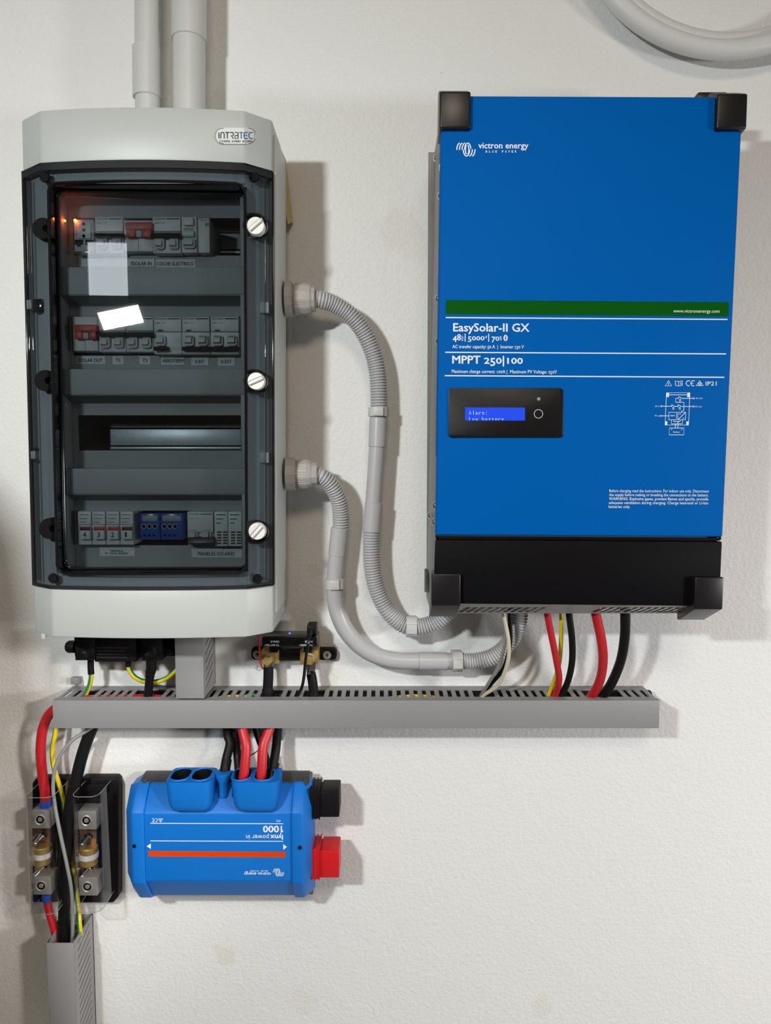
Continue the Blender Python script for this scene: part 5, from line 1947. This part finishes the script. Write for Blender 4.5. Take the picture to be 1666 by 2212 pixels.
# ------------------------------------------------------------------ battery shunt
sh = thing('battery_shunt', 'black battery shunt with two brass terminal blocks beside the enclosure bottom corner', 'shunt', W(635, 1430, 0))
MB().pxprism([(547, 1400), (722, 1401), (727, 1406), (727, 1420), (722, 1426), (548, 1425), (543, 1420), (543, 1404)], 0, .010, .001).build('base', M['black_plastic'], sh)
MB().pxbox(600, 1401, 652, 1428, .010, .026, .0015).build('resistor_bar', M['black_gloss'], sh)
for px, py in ((556, 1413.5), (706.5, 1415)):
    s = MB().lathe(W(px, py, .010), TOCAM, [(pr(9.3, .01), 0), (pr(9.3, .01), .0008), (pr(7, .01), .0022), (.0003, .0024)], 24).build('mounting_screw', M['silver'], sh)
    MB().flat([(px - 3.5, py - 1), (px + 3.5, py - 1), (px + 3.5, py + 1), (px - 3.5, py + 1)], .0126).flat([(px - 1, py - 3.5), (px + 1, py - 3.5), (px + 1, py + 3.5), (px - 1, py + 3.5)], .0126).build('cross_slot', M['black_print'], s, smooth=False)
for x0, x1, y0, y1 in ((564, 602, 1411, 1434), (648, 688, 1411, 1435)):
    MB().pxbox(x0, y0 - 6, x1, y1, .008, .030, .0006).build('terminal_block', M['brass'], sh)
pcb = MB().pxbox(566.5, 1377, 685, 1397.5, .018, .052, .0008).build('circuit_cover', M['black_gloss'], sh)
t = MB()
letter(t, 'TO BATTERY', 571.5, 603, 1391.5, .0523, .012, 4.2, flip=True)
letter(t, 'MINUS', 584.5, 603, 1384, .0523, .012, 4.2, flip=True)
letter(t, 'TO SYSTEM', 647, 676, 1391.5, .0523, .012, 4.2, flip=True)
letter(t, 'MINUS', 659, 676, 1384, .0523, .012, 4.2, flip=True)
t.build('lettering', M['white_print'], pcb, smooth=False)
MB().lathe(W(626, 1368, .032), (0, 0, 1), [(.0012, -.001), (.0012, .0006), (.0003, .001)], 12).build('indicator_light', M['led_blue'], pcb)
for x0 in (582, 656):
    MB().pxbox(x0, 1396, x0 + 18, 1410, .012, .036, .0008).build('standoff', M['black_plastic'], sh)
for px, py in ((578.5, 1425), (669.5, 1424)):
    l_ = MB().lathe(W(px, py, .030), TOCAM, [(pr(14, .03), 0), (pr(14, .03), .0018), (pr(12, .03), .0020)], 28).build('lug_washer', M['silver'], sh)
    MB().lathe(W(px, py, .032), TOCAM, [(pr(12, .03), 0), (pr(12, .03), .005), (pr(10, .03), .0065), (pr(7, .03), .0067)], 6, phase=.3).build('hex_bolt', M['brass'], l_, ang=20)
for lab, pts, rr, lug in (('black sleeved cable from the left brass terminal of the shunt into the duct', [(580, 1440, .032), (580, 1460, .033), (579, 1480, .034), (578, 1505, .034), (577, 1525, .033)], 11, None),
                          ('black cable with a bare lug from the right brass terminal of the shunt', [(672, 1455, .033), (675, 1470, .034), (677, 1488, .035), (677, 1506, .035), (676, 1525, .033)], 10.5, True)):
    t = thing('black_cable', lab, 'cable', W(pts[-1][0], pts[-1][1], pts[-1][2]))
    P = pxpath(pts, .003)
    n_ = len(P)
    MB().tube(P, [pr(rr, .03) * (1.0 if i < n_ * .55 else 1.15) for i in range(n_)], 18).build('sheath', M['black_plastic'], t)
    x = pts[0][0]
    y = pts[0][1]
    MB().pxprism([(x - 11, 1424), (x + 10, 1424), (x + 11, 1436), (x + 8, y + 4), (x - 9, y + 4), (x - 11, 1437)], .0305, .0335, .0006).build('lug', M['silver_bright'], t)
plug = thing('data_cable', 'thin black data cable with a moulded plug passing over the shunt into the duct', 'cable', W(645, 1510, .03))
MB().pxbox(663, 1351, 683, 1371, .022, .044, .0012).build('plug', M['black_plastic'], plug)
MB().tube(pxpath([(673, 1362, .046), (669, 1378, .056), (664, 1400, .060), (660, 1430, .056), (657, 1460, .05), (653, 1482, .044), (645, 1500, .038), (636, 1515, .033)]), pr(3.4, .05), 14).build('wire', M['black_gloss'], plug)
cable('red_wire', 'thin red wire hanging left of the shunt cover', [(561, 1372, .05), (560.5, 1395, .05), (561, 1415, .046), (563, 1432, .04), (568, 1445, .036)], .0010, 'red_cable', None, .003, 10)
an = MB().lathe(W(560, 1443, 0), TOCAM, [(.0034, -.002), (.0034, .0012), (.0022, .0014), (.0020, -.0015)], 20)
o = an.build('wall_plug', M['conduit_grey'])
tag(o, 'small grey wall plug in a drilled hole left of the shunt cable', 'wall plug')
